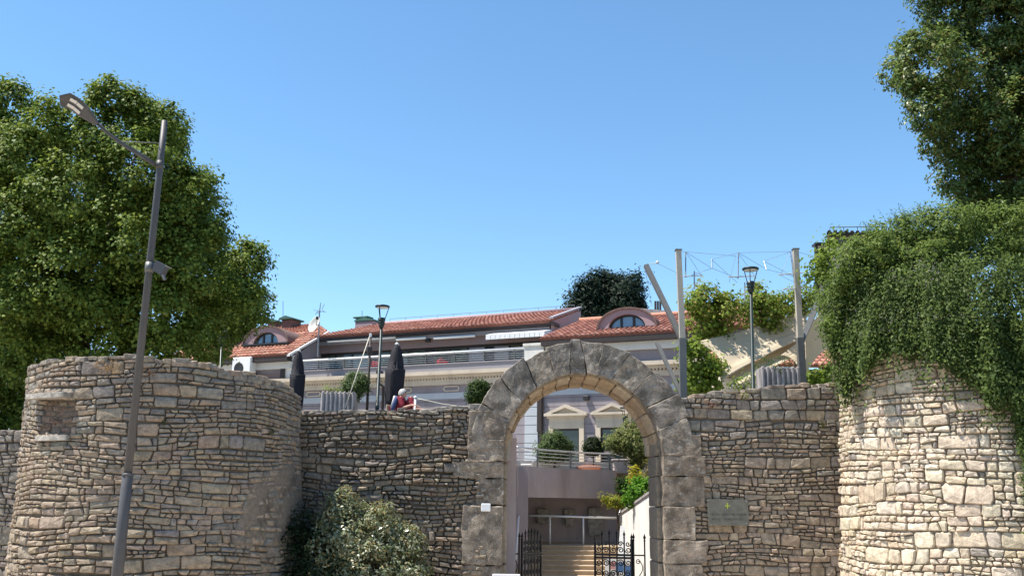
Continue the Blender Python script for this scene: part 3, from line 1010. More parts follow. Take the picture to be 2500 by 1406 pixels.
# railing on the parapet
rl = hb(MB().tube([(uL, 0.0, z_rail), (uR, 0.0, z_rail)], 0.05, 8), 'railing', 'rail_white', smooth=True)
for k in range(1, 5):
    z = z_par + 0.05 + (z_rail - z_par - 0.05) * k / 5.0
    hb(MB().tube([(uL, 0.0, z), (uR, 0.0, z)], 0.014, 6), 'rail_bar', 'steel', rl)
n_ = 9
for k in range(n_ + 1):
    u = uL + 0.05 + (uR - uL - 0.1) * k / n_
    hb(MB().box(u - 0.02, u + 0.02, -0.03, 0.03, z_par + 0.05, z_rail - 0.03), 'rail_post', 'galvanised', rl)
# white end pier of the railing beside the right wing
ua, ub = uat(1283, 850), uat(1330, 850)
hb(MB().box(ua, ub, -0.12, 0.25, z_cor + 0.002, zat(1300, 845)).box(ua - 0.05, ub + 0.05, -0.17, 0.3, zat(1300, 845), zat(1300, 839)), 'pier', 'white_plaster')
# attic storey
zA_bot, zA_beam = z_cor - 0.1, zat(1000, 850, DA)
zA_top = zat(1000, 806, DA - 0.5)
uAL, uAR = uat(778, 850, DA), uat(1346, 810, DA)
hb(MB().box(uAL, uAR, DA + 0.25, DA + 0.5, zA_bot, zA_top), 'attic_wall', 'brown_wall')
hb(MB().box(uAL, uAR, DA - 0.02, DA + 0.249, zA_beam, zat(1000, 831, DA)), 'attic_beam', 'brown_wall')
hb(MB().box(uAL - 0.02, uAR + 0.02, DA - 0.25, DA + 0.24, zat(1000, 831, DA) + 0.004, zat(1000, 822, DA)), 'awning_box', 'parapet_grey')
hb(MB().box(uAL - 0.1, uAR + 0.3, DA - 0.45, DA + 0.24, zat(1000, 821, DA), zA_top - 0.05), 'soffit', 'dark_brown')
panes = [(781, 820, 'g'), (822, 859, 'g'), (861, 901, 'g'), (903, 922, 'd'), (926, 953, 'g'), (955, 979, 'g'), (981, 997, 'g'), (999, 1038, 'g'),
         (1040, 1057, 'd'), (1059, 1096, 'g'), (1099, 1141, 'g'), (1143, 1184, 'c'), (1186, 1203, 'd'), (1205, 1243, 'c'), (1246, 1272, 'g'), (1274, 1330, 'c')]
gl = hb(MB().box(uAL, uAR, DA + 0.12, DA + 0.2, zA_beam - 0.12, zA_beam - 0.002).box(uAL, uAR, DA + 0.12, DA + 0.2, zA_bot, zA_bot + 0.12), 'attic_window', 'dark_frame')
for (a, b, k) in panes:
    ua, ub = uat(a, 870, DA + 0.12), uat(b, 870, DA + 0.12)
    hb(MB().box(ua, ub, DA + 0.15, DA + 0.17, zA_bot + 0.12, zA_beam - 0.12), {'g': 'pane', 'd': 'door_panel', 'c': 'blind_panel'}[k],
       {'g': 'glass_attic', 'd': 'dark_frame', 'c': 'curtain'}[k], gl)
    hb(MB().box(ub - 0.02, ub + 0.05, DA + 0.1, DA + 0.21, zA_bot + 0.12, zA_beam - 0.12), 'mullion', 'dark_frame', gl)
# awning rolls and floodlights
for (a, b, y) in ((800, 966, 829), (968, 1040, 827), (1060, 1160, 823)):
    ua, ub = uat(a, y, DA - 0.3), uat(b, y, DA - 0.3)
    z = zat((a + b) / 2, y, DA - 0.3)
    hb(MB().tube([(ua, DA - 0.33, z), (ub, DA - 0.33, z)], 0.06, 8), 'awning_roll', 'white_paint', smooth=True)
ua, ub = uat(1186, 818, 0.9), uat(1330, 812, 0.9)
z0 = zat(1258, 818, 0.9)
aw = MB()
for k in range(12):
    x0, x1 = ua + (ub - ua) * k / 12, ua + (ub - ua) * (k + 1) / 12
    aw.prism([(x0, 0.9, z0 - 0.12), (x1 - 0.02, 0.9, z0 - 0.12), (x1 - 0.02, 0.9, z0 + 0.1), (x0, 0.9, z0 + 0.1)], (0, DA - 1.15, 0.22))
hb(aw, 'awning', 'white_paint')
for (x, y) in ((1045, 831), (1195, 824), (1432, 972), (1436, 976)):
    if y > 900:
        u, z = PF(x, y, -0.1); d = -0.1
    else:
        u, z = PF(x, y, DA - 0.15); d = DA - 0.15
    if x != 1436:
        hb(MB().bbox(u - 0.12, u + 0.12, d - 0.1, d + 0.06, z - 0.08, z + 0.1, 0.02).box(u - 0.03, u + 0.03, d + 0.06, d + 0.3, z + 0.02, z + 0.08), 'floodlight', 'dark_frame')
# ---- tiled roofs
TILES = [(0.4, 0.185, 0.13), (0.34, 0.15, 0.105), (0.45, 0.23, 0.17), (0.3, 0.125, 0.092), (0.42, 0.2, 0.145)]
TILEL = [(0.48, 0.24, 0.16), (0.44, 0.2, 0.135), (0.52, 0.28, 0.2), (0.4, 0.17, 0.115)]
def tiled_roof(A, B, C, D, name, parent, rng, col=0.21, row=0.36, pal=TILES, world=False, under='tile_base', clip=None):
    """A,B eave ends, C,D ridge ends (C above B, D above A)"""
    A, B, C, D = map(Vector, (A, B, C, D))
    nrm = (B - A).cross(D - A).normalized()
    ro = MB().prism([A - nrm * 0.1, B - nrm * 0.1, C - nrm * 0.1, D - nrm * 0.1], nrm * 0.1).build(name, under, parent, world=world)
    W = max((B - A).length, (C - D).length)
    H = ((D - A).length + (C - B).length) / 2
    nc, nr = max(2, int(W / col)), max(2, int(H / row))
    b = MB()
    prof = [(math.cos(t), math.sin(t)) for t in (0, math.pi * 0.2, math.pi * 0.4, math.pi * 0.6, math.pi * 0.8, math.pi)]
    for i in range(nc):
        for j in range(nr):
            t0, t1 = j / nr, (j + 1.12) / nr
            s = (i + 0.5) / nc
            if clip and clip(s, j / nr): continue
            e0 = (A.lerp(B, s)).lerp(D.lerp(C, s), t0)
            e1 = (A.lerp(B, s)).lerp(D.lerp(C, s), min(t1, 1.0))
            ax = (B - A).normalized()
            r0, r1 = col * 0.36, col * 0.29
            wob = rng.uniform(-0.012, 0.012)
            c = rng.choice(pal)
            k = rng.uniform(0.8, 1.15)
            c = tuple(x * k for x in c)
            vs = []
            for (e, r_, lift) in ((e0, r0, 0.035), (e1, r1, 0.004)):
                for (cx, cy) in prof:
                    vs.append(e + ax * (cx * r_ + wob) + nrm * (cy * r_ * 0.85 + lift - 0.02))
            fs = [(q, q + 1, q + 7, q + 6) for q in range(5)] + [tuple(range(5, -1, -1))]
            b.add(vs, fs, c)
    o = b.build('roof_tiles', 'tile', ro, world=world)
    o['kind'] = 'stuff'
    return ro
rng = random.Random(71)
# attic roof
uc0, zc0 = PF(800, 800, DA + 3.2)
zr_att = zat(1250, 769, DA + 3.2)
ur0, ur1 = uat(868, 797, DA + 3.2), uat(1402, 768, DA + 3.2)
att = tiled_roof((uAL - 0.1, DA - 0.5, zA_top), (uAR + 0.1, DA - 0.5, zA_top), (uAR + 0.1, DA + 3.2, zr_att), (uAL + 1.4, DA + 3.2, zr_att), 'roof', hotel, rng)
hb(MB().tube([(uAL + 1.4, DA + 3.2, zr_att + 0.03), (uAR + 0.1, DA + 3.2, zr_att + 0.03)], 0.11, 8), 'ridge_cap', 'pink_wall', att, smooth=True)
hb(MB().tube([(uAL + 2.0, DA + 3.2, zr_att + 0.26), (uAR - 0.1, DA + 3.2, zr_att + 0.26)], 0.012, 6), 'lightning_wire', 'wire', att)
for k in range(12):
    u = uAL + 2.0 + (uAR - uAL - 2.1) * k / 11
    hb(MB().tube([(u, DA + 3.2, zr_att + 0.1), (u, DA + 3.2, zr_att + 0.27)], 0.01, 5), 'wire_stay', 'wire', att)
# gable wall of the attic above the right wing
hb(MB().prism([(uAR + 0.1, DA - 0.3, z_eave - 0.3), (uAR + 0.1, DA + 3.2, z_eave - 0.3), (uAR + 0.1, DA + 3.2, zr_att - 0.05), (uAR + 0.1, DA - 0.3, zA_top)], (0.12, 0, 0)), 'gable_wall', 'pink_wall')
hb(MB().prism([(uAR + 0.08, DA - 0.5, zA_top + 0.08), (uAR + 0.08, DA + 3.2, zr_att + 0.09), (uAR + 0.08, DA + 3.2, zr_att + 0.17), (uAR + 0.08, DA - 0.5, zA_top + 0.16)], (0.2, 0, 0)), 'verge_trim', 'parapet_grey')
# right wing roof
zr_R = zat(1420, 783, 4.0)
rw = tiled_roof((uR - 0.15, -0.45, z_eave), (uFR, -0.45, z_eave), (uFR, 4.0, zr_R), (uR + 0.0, 4.0, zr_R), 'wing_roof', hotel, rng)
hb(MB().tube([(uR, 4.0, zr_R + 0.02), (uFR, 4.0, zr_R + 0.02)], 0.12, 8), 'ridge_cap', 'terracotta', rw, smooth=True)
hb(MB().box(uR - 0.1, uFR, -0.42, 0.0, z_eave - 0.3, z_eave - 0.09), 'eave_board', 'dark_brown')
hb(MB().box(uR, uFR, -0.16, -0.001, z_eave - 0.62, z_eave - 0.302), 'eave_cornice', 'white_plaster')
# left wing roof, verge rising to the right
zr_L = zat(735, 797, 4.0)
lw = tiled_roof((uFL, -0.45, z_eave), (uL + 0.05, -0.45, z_eave), (uL + 0.05, 2.6, z_eave + (zr_L - z_eave) * 0.72), (uFL, 2.6, z_eave + (zr_L - z_eave) * 0.72), 'wing_roof', hotel, rng, pal=TILEL)
lw2 = tiled_roof((uFL, 2.6, z_eave + (zr_L - z_eave) * 0.72), (uL + 0.05, 2.6, z_eave + (zr_L - z_eave) * 0.72), (uat(772, 812, 5.2), 5.2, zr_L + 0.35), (uFL, 5.2, zr_L + 0.35), 'wing_roof', hotel, rng, pal=TILEL)
hb(MB().box(uFL, uL, -0.42, 0.0, z_eave - 0.3, z_eave - 0.09), 'eave_board', 'dark_brown')
hb(MB().box(uFL, uL, -0.16, -0.001, z_eave - 0.62, z_eave - 0.302), 'eave_cornice', 'white_plaster')
hb(MB().prism([(uL, -0.45, z_eave - 0.12), (uL, 2.6, z_eave - 0.12 + (zr_L - z_eave) * 0.72), (uL, 2.6, z_eave - 0.01 + (zr_L - z_eave) * 0.72), (uL, -0.45, z_eave - 0.01)], (0.16, 0, 0)), 'verge_trim', 'white_plaster')
hb(MB().prism([(uL - 0.25, 0.0, z_eave - 0.2), (uL - 0.25, 2.6, z_eave - 0.2), (uL - 0.25, 2.6, z_eave - 0.13 + (zr_L - z_eave) * 0.72), (uL - 0.25, 0.0, z_eave - 0.1)], (0.24, 0, 0)), 'gable_wall', 'lilac')
# ---- arched dormers
def dormer(cx, cy, half_o, top, half_i, top_i, d, side):
    uc, zb = PF(cx, cy, d)
    ho = (uat(cx + half_o, cy, d) - uat(cx - half_o, cy, d)) / 2
    hi = (uat(cx + half_i, cy, d) - uat(cx - half_i, cy, d)) / 2
    zo, zi = zat(cx, top, d) - zb, zat(cx, top_i, d) - zb
    N_ = 20
    arc = lambda h, z, dd: [(uc + h * math.cos(math.pi * k / N_), dd, zb + z * math.sin(math.pi * k / N_)) for k in range(N_ + 1)]
    V = arc(ho, zo, d) + arc(hi, zi, d) + arc(hi, zi, d + 0.22) + arc(ho, zo, d + 0.22)
    n = N_ + 1
    F = []
    for k in range(N_):
        F += [(k, k + n, k + n + 1, k + 1), (k + n, k + 2 * n, k + 2 * n + 1, k + n + 1), (k, k + 1, k + 1 + 3 * n, k + 3 * n)]
    dr = mesh_obj('dormer', V, F, 'pink_wall', hotel, world=False)
    # lead barrel roof running back into the slope
    rb = MB()
    V = arc(ho * 1.03, zo * 1.03, d - 0.08) + arc(ho * 0.98, zo * 0.92, d + 2.6)
    rb.add(V, [(k, k + 1, k + n + 1, k + n) for k in range(N_)])
    V = arc(ho * 1.03, zo * 1.04, d - 0.08) + arc(ho * 0.965, zo * 0.965, d - 0.08)
    rb.add(V, [(k, k + n, k + n + 1, k + 1) for k in range(N_)])
    rb.build('dormer_roof', 'brick_dark', dr, world=False)
    # window: dark frame ring, two mullions, three panes
    fr = MB()
    V = arc(hi, zi, d + 0.14) + arc(hi * 0.9, zi * 0.86, d + 0.14) + arc(hi * 0.9, zi * 0.86, d + 0.2)
    fr.add(V, [(k, k + n, k + n + 1, k + 1) for k in range(N_)] + [(k + n, k + 2 * n, k + 2 * n + 1, k + n + 1) for k in range(N_)])
    fr.box(uc - hi, uc + hi, d + 0.1, d + 0.2, zb - 0.06, zb + 0.04)
    fr.box(uc - ho * 1.02, uc + ho * 1.02, d - 0.1, d + 0.1, zb - 0.09, zb - 0.01)
    wf = fr.build('window', 'dark_frame', dr, world=False)
    ms = (-0.34, 0.34)
    for m_ in ms:
        zz = zi * math.sqrt(max(0, 1 - m_ * m_))
        MB().box(uc + hi * m_ - 0.05, uc + hi * m_ + 0.05, d + 0.14, d + 0.21, zb + 0.04, zb + zz * 0.95).build('mullion', 'dark_frame', wf, world=False)
    ed = [-0.9, ms[0], ms[1], 0.9]
    for k in range(3):
        top_ = []
        for t in range(9):
            x = ed[k + 1] + (ed[k] - ed[k + 1]) * t / 8
            top_.append((uc + hi * x, d + 0.18, zb + 0.03 + (zi * 0.86) * math.sqrt(max(0, 1 - (x / 0.9) ** 2)) * 0.97))
        poly = [(uc + hi * ed[k], d + 0.18, zb + 0.02), (uc + hi * ed[k + 1], d + 0.18, zb + 0.02)] + top_
        MB().prism(poly, (0, 0.02, 0)).build('pane', 'glass_sky', wf, world=False)
    return dr
dormer(1530, 799, 72, 752, 45, 767, 0.75, 1)
dormer(648, 838, 55, 797, 30, 811, 0.75, -1)
# ---- chimneys
def chimney(x0, x1, yt, yb, d, capw=0.12, cap=True, m='brick_dark'):
    ua, ub = uat(x0, yb, d), uat(x1, yb, d)
    zt, zb = zat((x0 + x1) / 2, yt, d), zat((x0 + x1) / 2, yb, d)
    ch = hb(MB().bbox(ua, ub, d, d + 0.9, zb - 1.0, zt, 0.03), 'chimney', m, att)
    if cap:
        hb(MB().bbox(ua - capw, ub + capw, d - capw, d + 0.9 + capw, zt, zt + 0.07, 0.02).prism([(ua - capw, d - capw, zt + 0.07), (ub + capw, d - capw, zt + 0.07), ((ua + ub) / 2, d - capw, zt + 0.2)], (0, 0.9 + 2 * capw, 0)), 'chimney_cap', 'copper_green', att)
chimney(652, 674, 787, 800, 4.8)
chimney(686, 709, 780, 805, 4.2)
chimney(737, 768, 803, 812, 4.4, 0.05)
chimney(866, 910, 784, 797, DA + 3.0, 0.04, True, 'pink_wall')
u, z = PF(884, 778, DA + 3.4)
hb(MB().bbox(u - 0.45, u + 0.45, DA + 3.2, DA + 3.8, z + 0.02, z + 0.1, 0.02).box(u - 0.3, u - 0.2, DA + 3.3, DA + 3.4, z - 0.2, z + 0.02).box(u + 0.2, u + 0.3, DA + 3.3, DA + 3.4, z - 0.2, z + 0.02), 'chimney_cap', 'copper_green', att)
for (x, y0, y1, d) in ((691, 735, 782, 4.4), (884, 758, 772, DA + 3.4)):
    a, b = PF(x, y0, d), PF(x, y1, d)
    hb(MB().tube([(b[0], d, b[1]), (a[0], d, a[1])], 0.018, 5), 'lightning_rod', 'wire', att)
# grey concrete upstand and vent stack behind the right wing roof
a, b = PF(1560, 752, 5.5), PF(1648, 775, 5.5)
hb(MB().prism([(a[0], 5.5, b[1] - 1), (b[0], 5.5, b[1] - 1), (b[0], 5.5, zat(1648, 760, 5.5)), (a[0], 5.5, a[1])], (0, 1.0, 0)), 'roof_upstand', 'concrete')
for x in (1600, 1606, 1612):
    a, b = PF(x, 735, 6.0), PF(x, 765, 6.0)
    hb(MB().tube([(b[0], 6.0, b[1]), (a[0], 6.0, a[1])], 0.05, 6), 'vent_pipe', 'dark_brown')
# ---- ground storey seen through the arch: courses of plaster with grooves, two pedimented windows, pier and downpipe
wins = [(1352, 1415, 1046), (1467, 1530, 1043)]
op = []
for (a, b, t) in wins:
    op.append((uat(a, 1080), uat(b, 1080), zat((a + b) / 2, t)))
zc = TZ - 0.3
k = 0
top_lim = z_st - 0.01
ch = 0.36
while zc < top_lim - 0.05:
    z1 = min(zc + ch - 0.022, top_lim)
    m_ = MB()
    edges = [uFL]
    for (ua, ub, zt) in op:
        if zc < zt: edges += [ua, ub]
    edges.append(uFR)
    for i in range(0, len(edges), 2):
        m_.box(edges[i], edges[i + 1], 0.0, 0.03, zc, z1)
    hb(m_, 'wall_course', 'lilac')
    zc += ch
for wi, (a, b, t) in enumerate(wins):
    ua, ub, zt = op[wi]
    wn_ = hb(MB().box(ua, ua + 0.07, 0.02, 0.14, TZ, zt).box(ub - 0.07, ub, 0.02, 0.14, TZ, zt).box(ua + 0.07, ub - 0.07, 0.02, 0.14, zt - 0.08, zt), 'window', 'dark_frame')
    hb(MB().box(ua + 0.07, ub - 0.07, 0.04, 0.12, zt - 1.0, zt - 0.9), 'transom', 'dark_frame', wn_)
    hb(MB().box(ua + 0.07, ub - 0.07, 0.016, 0.029, zt - 0.9, zt - 0.08), 'pane', 'glass_dark', wn_)
    hb(MB().box(ua + 0.07, ub - 0.07, 0.016, 0.029, TZ, zt - 1.0), 'pane', 'glass_dark', wn_)
    s = 0.2
    hb(MB().box(ua - s, ua, -0.07, 0.02, TZ - 0.05, zt).box(ub, ub + s, -0.07, 0.02, TZ - 0.05, zt).box(ua - s, ub + s, -0.07, 0.02, zt, zt + 0.2)
       .box(ua - s, ub + s, -0.05, 0.02, zt + 0.2, zt + 0.42).box(ua - s - 0.06, ub + s + 0.06, -0.11, 0.02, zt + 0.42, zt + 0.5), 'surround', 'cream', wn_)
    zp = zt + 0.5
    um, hw = (ua + ub) / 2, (ub - ua) / 2 + s + 0.16
    pd = MB().box(um - hw, um + hw, -0.2, 0.0, zp, zp + 0.09)
    zp += 0.09
    hgt = 0.36
    pd.prism([(um - hw, -0.2, zp), (um - hw + 0.3, -0.2, zp), (um, -0.2, zp + hgt - 0.13), (um, -0.2, zp + hgt)], (0, 0.2, 0))
    pd.prism([(um + hw, -0.2, zp), (um, -0.2, zp + hgt), (um, -0.2, zp + hgt - 0.13), (um + hw - 0.3, -0.2, zp)], (0, 0.2, 0))
    pd.prism([(um - hw + 0.3, -0.05, zp), (um + hw - 0.3, -0.05, zp), (um, -0.05, zp + hgt - 0.13)], (0, 0.05, 0))
    hb(pd, 'pediment', 'cream', wn_)
ua, ub = uat(1281, 1060, -0.1), uat(1313, 1060, -0.1)
zc = TZ - 0.3
while zc < top_lim:
    hb(MB().box(ua, ub, -0.12, 0.0, zc, min(zc + ch - 0.022, top_lim)), 'pier_block', 'pale_blue_wall')
    zc += ch
ua = uat(1322, 1040, -0.1)
hb(MB().tube([(ua, -0.12, top_lim), (ua, -0.12, TZ)], 0.075, 8).bbox(ua - 0.17, ua + 0.05, -0.2, -0.02, zat(1320, 1055), top_lim - 0.1, 0.02), 'downpipe', 'dark_brown', smooth=False)
# downpipe with swan neck on the left
a, b, c, e = PF(926, 905, -0.1), PF(928, 935, -0.1), PF(937, 945, -0.1), PF(936, 990, -0.1)
f_ = PF(940, 911, -0.1)
hb(MB().tube([(f_[0], -0.3, f_[1]), (a[0], -0.28, a[1]), (b[0], -0.28, b[1]), (c[0], -0.14, c[1]), (e[0], -0.14, TZ)], 0.06, 8), 'downpipe', 'dark_brown', smooth=True)
# dark downpipe on the left wing and window there
a = PF(692, 900, -0.05)
hb(MB().box(a[0] - 0.1, a[0] + 0.1, -0.14, 0.0, z_cor, z_eave - 0.63), 'downpipe', 'dark_brown')
ua, ub = uat(697, 895), uat(718, 895)
hb(MB().box(ua, ub, -0.04, 0.0, zat(705, 922), zat(705, 868)), 'shutter', 'white_paint')
ua, ub = uat(616, 900), uat(688, 900)
hb(MB().box(ua, ub, -0.02, 0.0, z_cor + 0.02, z_eave - 0.8), 'wall_panel', 'brown_wall')

# ---- air conditioner, dish and antenna (things of their own)
def hpt(u, d, z): return F0 + UD * u + DD * d + Vector((0, 0, z))
ua, ub = uat(568, 890, -0.5), uat(613, 890, -0.5)
za, zb = zat(590, 872, -0.5), zat(590, 918, -0.5)
ac = empty('air_conditioner', hpt((ua + ub) / 2, -0.3, zb), 'white air conditioning unit under the eave of the left wing', 'air conditioner', rz=-TH)
w = ub - ua; h = za - zb
MB().bbox(-w / 2, w / 2, -0.25, 0.2, 0, h, 0.03).build('casing', 'white_paint', ac, world=False)
MB().lathe([(h * 0.3, 0.0), (h * 0.3, 0.02), (h * 0.26, 0.025), (0.05, 0.012)], (0, 0, 0), 18).build('fan_grille', 'dark_frame', ac, world=False)
fg = ac.children[1]
fg.location = (-w * 0.12, -0.25, h * 0.42)
fg.rotation_euler = (R(90), 0, 0)
MB().box(-w * 0.4, -w * 0.34, -0.2, 0.3, -0.1, 0.0).box(w * 0.34, w * 0.4, -0.2, 0.3, -0.1, 0.0).build('bracket', 'galvanised', ac, world=False)

b0 = P(803, 905, 43.5); b1 = P(812, 740, 43.5)
mast = empty('antenna_mast', (b0.x, b0.y, b0.z), 'thin antenna mast with small crossed aerials beside the satellite dish', 'antenna')
b0 = P(776, 870, 43.0); bt = P(783, 738, 43.0)
mast.location = b0
MB().tube([b0, P(780, 762, 43.0), bt], [0.035, 0.03, 0.012], 6).build('mast', 'wire', mast)
for (x0, y0, x1, y1) in ((766, 757, 796, 762), (774, 764, 792, 758), (770, 768, 777, 758), (786, 756, 792, 742)):
    MB().tube([P(x0, y0, 43.0), P(x1, y1, 42.9)], 0.012, 5).build('aerial_rod', 'wire', mast)
dc = P(772, 795, 42.8)
dish = empty('satellite_dish', dc, 'cream satellite dish on the mast left of the attic roof', 'satellite dish')
prof = [(0.02, 0.0), (0.12, 0.012), (0.22, 0.04), (0.32, 0.085), (0.40, 0.14), (0.41, 0.15), (0.39, 0.15), (0.3, 0.1), (0.15, 0.045), (0.02, 0.025)]
MB().lathe(prof, (0, 0, 0), 20, 0.85, 1.0).build('reflector', 'dish', dish, smooth=True, world=False)
rf = dish.children[0]
rf.rotation_euler = (R(70), R(0), R(-38))
MB().tube([(0, 0, 0), (0.12, -0.45, 0.25)], 0.02, 6).build('feed_arm', 'wire', dish, world=False)
MB().bbox(0.06, 0.18, -0.5, -0.4, 0.2, 0.34, 0.02).build('receiver', 'dark_frame', dish, world=False)

# ------------------------------------------------------------------ stair passage behind the gate
# left passage wall in pink plaster with two vents
pw = empty('passage_wall', (0.1, 28, 0), 'pink plastered side wall with two small vents left of the stairs', 'wall')
zt_ = TZ + 0.45
MB().box(-0.35, 0.17, 24.9, 31.4, 0.0, TZ + 0.05).build('wall_body', 'mauve', pw)
MB().prism([(-0.3, 28.2, TZ + 0.05), (-0.3, 31.6, TZ + 0.05), (-0.3, 31.6, P(1268, 1130, 31.6).z), (-0.3, 28.2, P(1254, 1060, 28.2).z)], (0.47, 0, 0)).build('wall_top', 'mauve', pw)
MB().box(-0.3, 0.6, 31.4, 31.6, 0, P(1265, 1165, 31.5).z + 0.3).build('wall_return', 'mauve', pw)
for (x, y) in ((1260, 1147), (1267, 1170)):
    c_ = P(x, y, 29.5 if y < 1150 else 30.6)
    MB().box(0.17, 0.2, c_.y - 0.4, c_.y + 0.4, c_.z - 0.09, c_.z + 0.09).build('vent', 'dark_frame', pw)
# white side wall on the right
wx = P(1600, 1200, 25.6).x
zn, zf = P(1600, 1196, 25.6).z, P(1517, 1256, 33.8).z
ww = empty('side_wall', (wx, 29.5, 0), 'bright white plastered wall sloping beside the stairs', 'wall')
MB().prism([(wx, 25.6, 0), (wx, 33.9, 0), (wx, 33.9, zf), (wx, 25.6, zn)], (0.35, 0, 0)).build('wall_body', 'white_plaster', ww)
MB().prism([(wx - 0.04, 25.58, zn + 0.004), (wx - 0.04, 33.92, zf + 0.004), (wx - 0.04, 33.92, zf + 0.07), (wx - 0.04, 25.58, zn + 0.07)], (0.43, 0, 0)).build('coping', 'concrete', ww)
MB().box(wx - 0.02, wx + 0.5, 25.2, 25.58, 0, zn + 0.06).build('end_pier', 'mauve', ww)
# planted slope behind the white wall
struct(MB().add([(wx + 0.35, 25.6, zn - 0.1), (5.2, 25.6, TZ - 0.05), (5.2, 36.2, TZ - 0.05), (wx + 0.35, 36.2, zf - 0.1)], [(0, 1, 2, 3)]).build('planted_slope', 'earth'))
# staircase
Ys = 33.0
zl = P(1390, 1331, Ys).z
st = empty('staircase', (1.9, 31, 0), 'pale stone steps rising behind the iron gate', 'staircase')
nstep = 10
rise, run = (zl - 0.13) / nstep, 0.33
for k in range(nstep):
    y0 = Ys - (nstep - 1 - k) * run
    z1 = zl - (nstep - 1 - k) * rise
    MB().bbox(0.18, wx - 0.01, y0 - 0.03, y0 + run + 0.02, z1 - 0.05, z1, 0.012).box(0.18, wx - 0.01, y0, y0 + run, z1 - rise - 0.004, z1 - 0.05).build('step', 'stair_stone', st)
MB().box(0.18, 5.0, Ys + run + 0.02, 36.0, zl - 0.3, zl - 0.006).build('landing', 'stair_stone', st)
# stair rail across the landing
yr = Ys + 0.9
rr = empty('landing_rail', P(1390, 1330, yr), 'pale metal handrail across the landing above the steps', 'handrail')
a, b = P(1268, 1257, yr), P(1508, 1264, yr)
MB().tube([a, b], 0.035, 8).build('handrail', 'rail_white', rr, smooth=True)
for x in (1343, 1424):
    p = P(x, 1262, yr)
    MB().tube([(p.x, yr, zl - 0.01), p], 0.03, 8).build('rail_post', 'rail_white', rr, smooth=True)
MB().tube([a, P(1266, 1262, 29.5), P(1258, 1375, 26.5)], 0.03, 8).build('side_handrail', 'rail_white', rr, smooth=True)
MB().tube([b, P(1516, 1240, yr + 0.3), P(1527, 1234, yr + 1.0)], 0.025, 8).build('side_handrail', 'steel', rr, smooth=True)
# curved balcony
def bal(px_, t):    # plan curve of the balcony edge
    return None
BY = [(1262, 31.3), (1290, 32.0), (1330, 32.9), (1380, 33.8), (1430, 34.5), (1470, 34.9), (1502, 35.1)]
ztop_b = P(1500, 1148, 35.1).z
bl = empty('balcony', (1.5, 35, 0), 'curved mauve terrace balcony with a steel railing seen through the arch', 'balcony')
top_pts, bot_pts = [], []
for (x, Y) in BY:
    q = P(x, interp(x, (1262, 1500), (1130, 1148)), Y)
    top_pts.append(Vector((q.x, Y, ztop_b)))
zbot = P(1502, 1217, 35.1).z
V, F = [], []
n = len(top_pts)
for p in top_pts: V += [p, Vector((p.x, p.y, zbot))]
for p in top_pts: V += [Vector((p.x, p.y + 0.25, ztop_b)), Vector((p.x, p.y + 0.25, zbot))]
for i in range(n - 1):
    F += [(2 * i, 2 * i + 1, 2 * i + 3, 2 * i + 2), (2 * i, 2 * i + 2, 2 * n + 2 * i + 2, 2 * n + 2 * i), (2 * i + 1, 2 * n + 2 * i + 1, 2 * n + 2 * i + 3, 2 * i + 3), (2 * n + 2 * i, 2 * n + 2 * i + 2, 2 * n + 2 * i + 3, 2 * n + 2 * i + 1)]
F.append((2 * n - 2, 2 * n - 1, 4 * n - 1, 4 * n - 2))
mesh_obj('fascia', V, F, 'mauve', bl, smooth=False)
e = top_pts[-1]
MB().prism([(e.x, e.y, zbot), (e.x + 0.35, e.y + 1.6, zbot), (e.x + 0.35, e.y + 1.6, ztop_b), (e.x, e.y, ztop_b)], (-0.2, 0.1, 0)).build('side_fascia', 'mauve', bl)
MB().add([(p.x, p.y + 0.2, ztop_b - 0.12) for p in top_pts] + [(e.x + 0.3, 36.6, ztop_b - 0.12), (0.0, 36.6, ztop_b - 0.12)], [tuple(range(n + 2))]).build('deck', 'terrace', bl)
MB().add([(p.x, p.y + 0.2, zbot + 0.01) for p in top_pts] + [(e.x + 0.3, 36.6, zbot + 0.01), (0.0, 36.6, zbot + 0.01)], [tuple(reversed(range(n + 2)))]).build('underside', 'mauve', bl)
hr = 0.59
rb = MB().tube([p + Vector((0, 0.1, hr)) for p in top_pts], 0.03, 8).build('railing', 'steel', bl, smooth=True)
for k in (0.12, 0.24, 0.36, 0.48):
    MB().tube([p + Vector((0, 0.1, k)) for p in top_pts], 0.012, 6).build('rail_bar', 'steel', rb, smooth=True)
for (x, Y) in ((1312, 32.5), (1393, 34.02), (1489, 35.03)):
    i_ = interp(x, [b[0] for b in BY], range(n))
    i0 = min(int(i_), n - 2)
    p = top_pts[i0].lerp(top_pts[i0 + 1], i_ - i0)
    MB().box(p.x - 0.03, p.x + 0.03, p.y + 0.06, p.y + 0.14, ztop_b, ztop_b + hr - 0.02).build('rail_post', 'galvanised', rb)
MB().tube([e + Vector((0, 0.1, hr)), e + Vector((0.45, 1.6, hr))], 0.02, 6).build('rail_return', 'steel', rb, smooth=True)
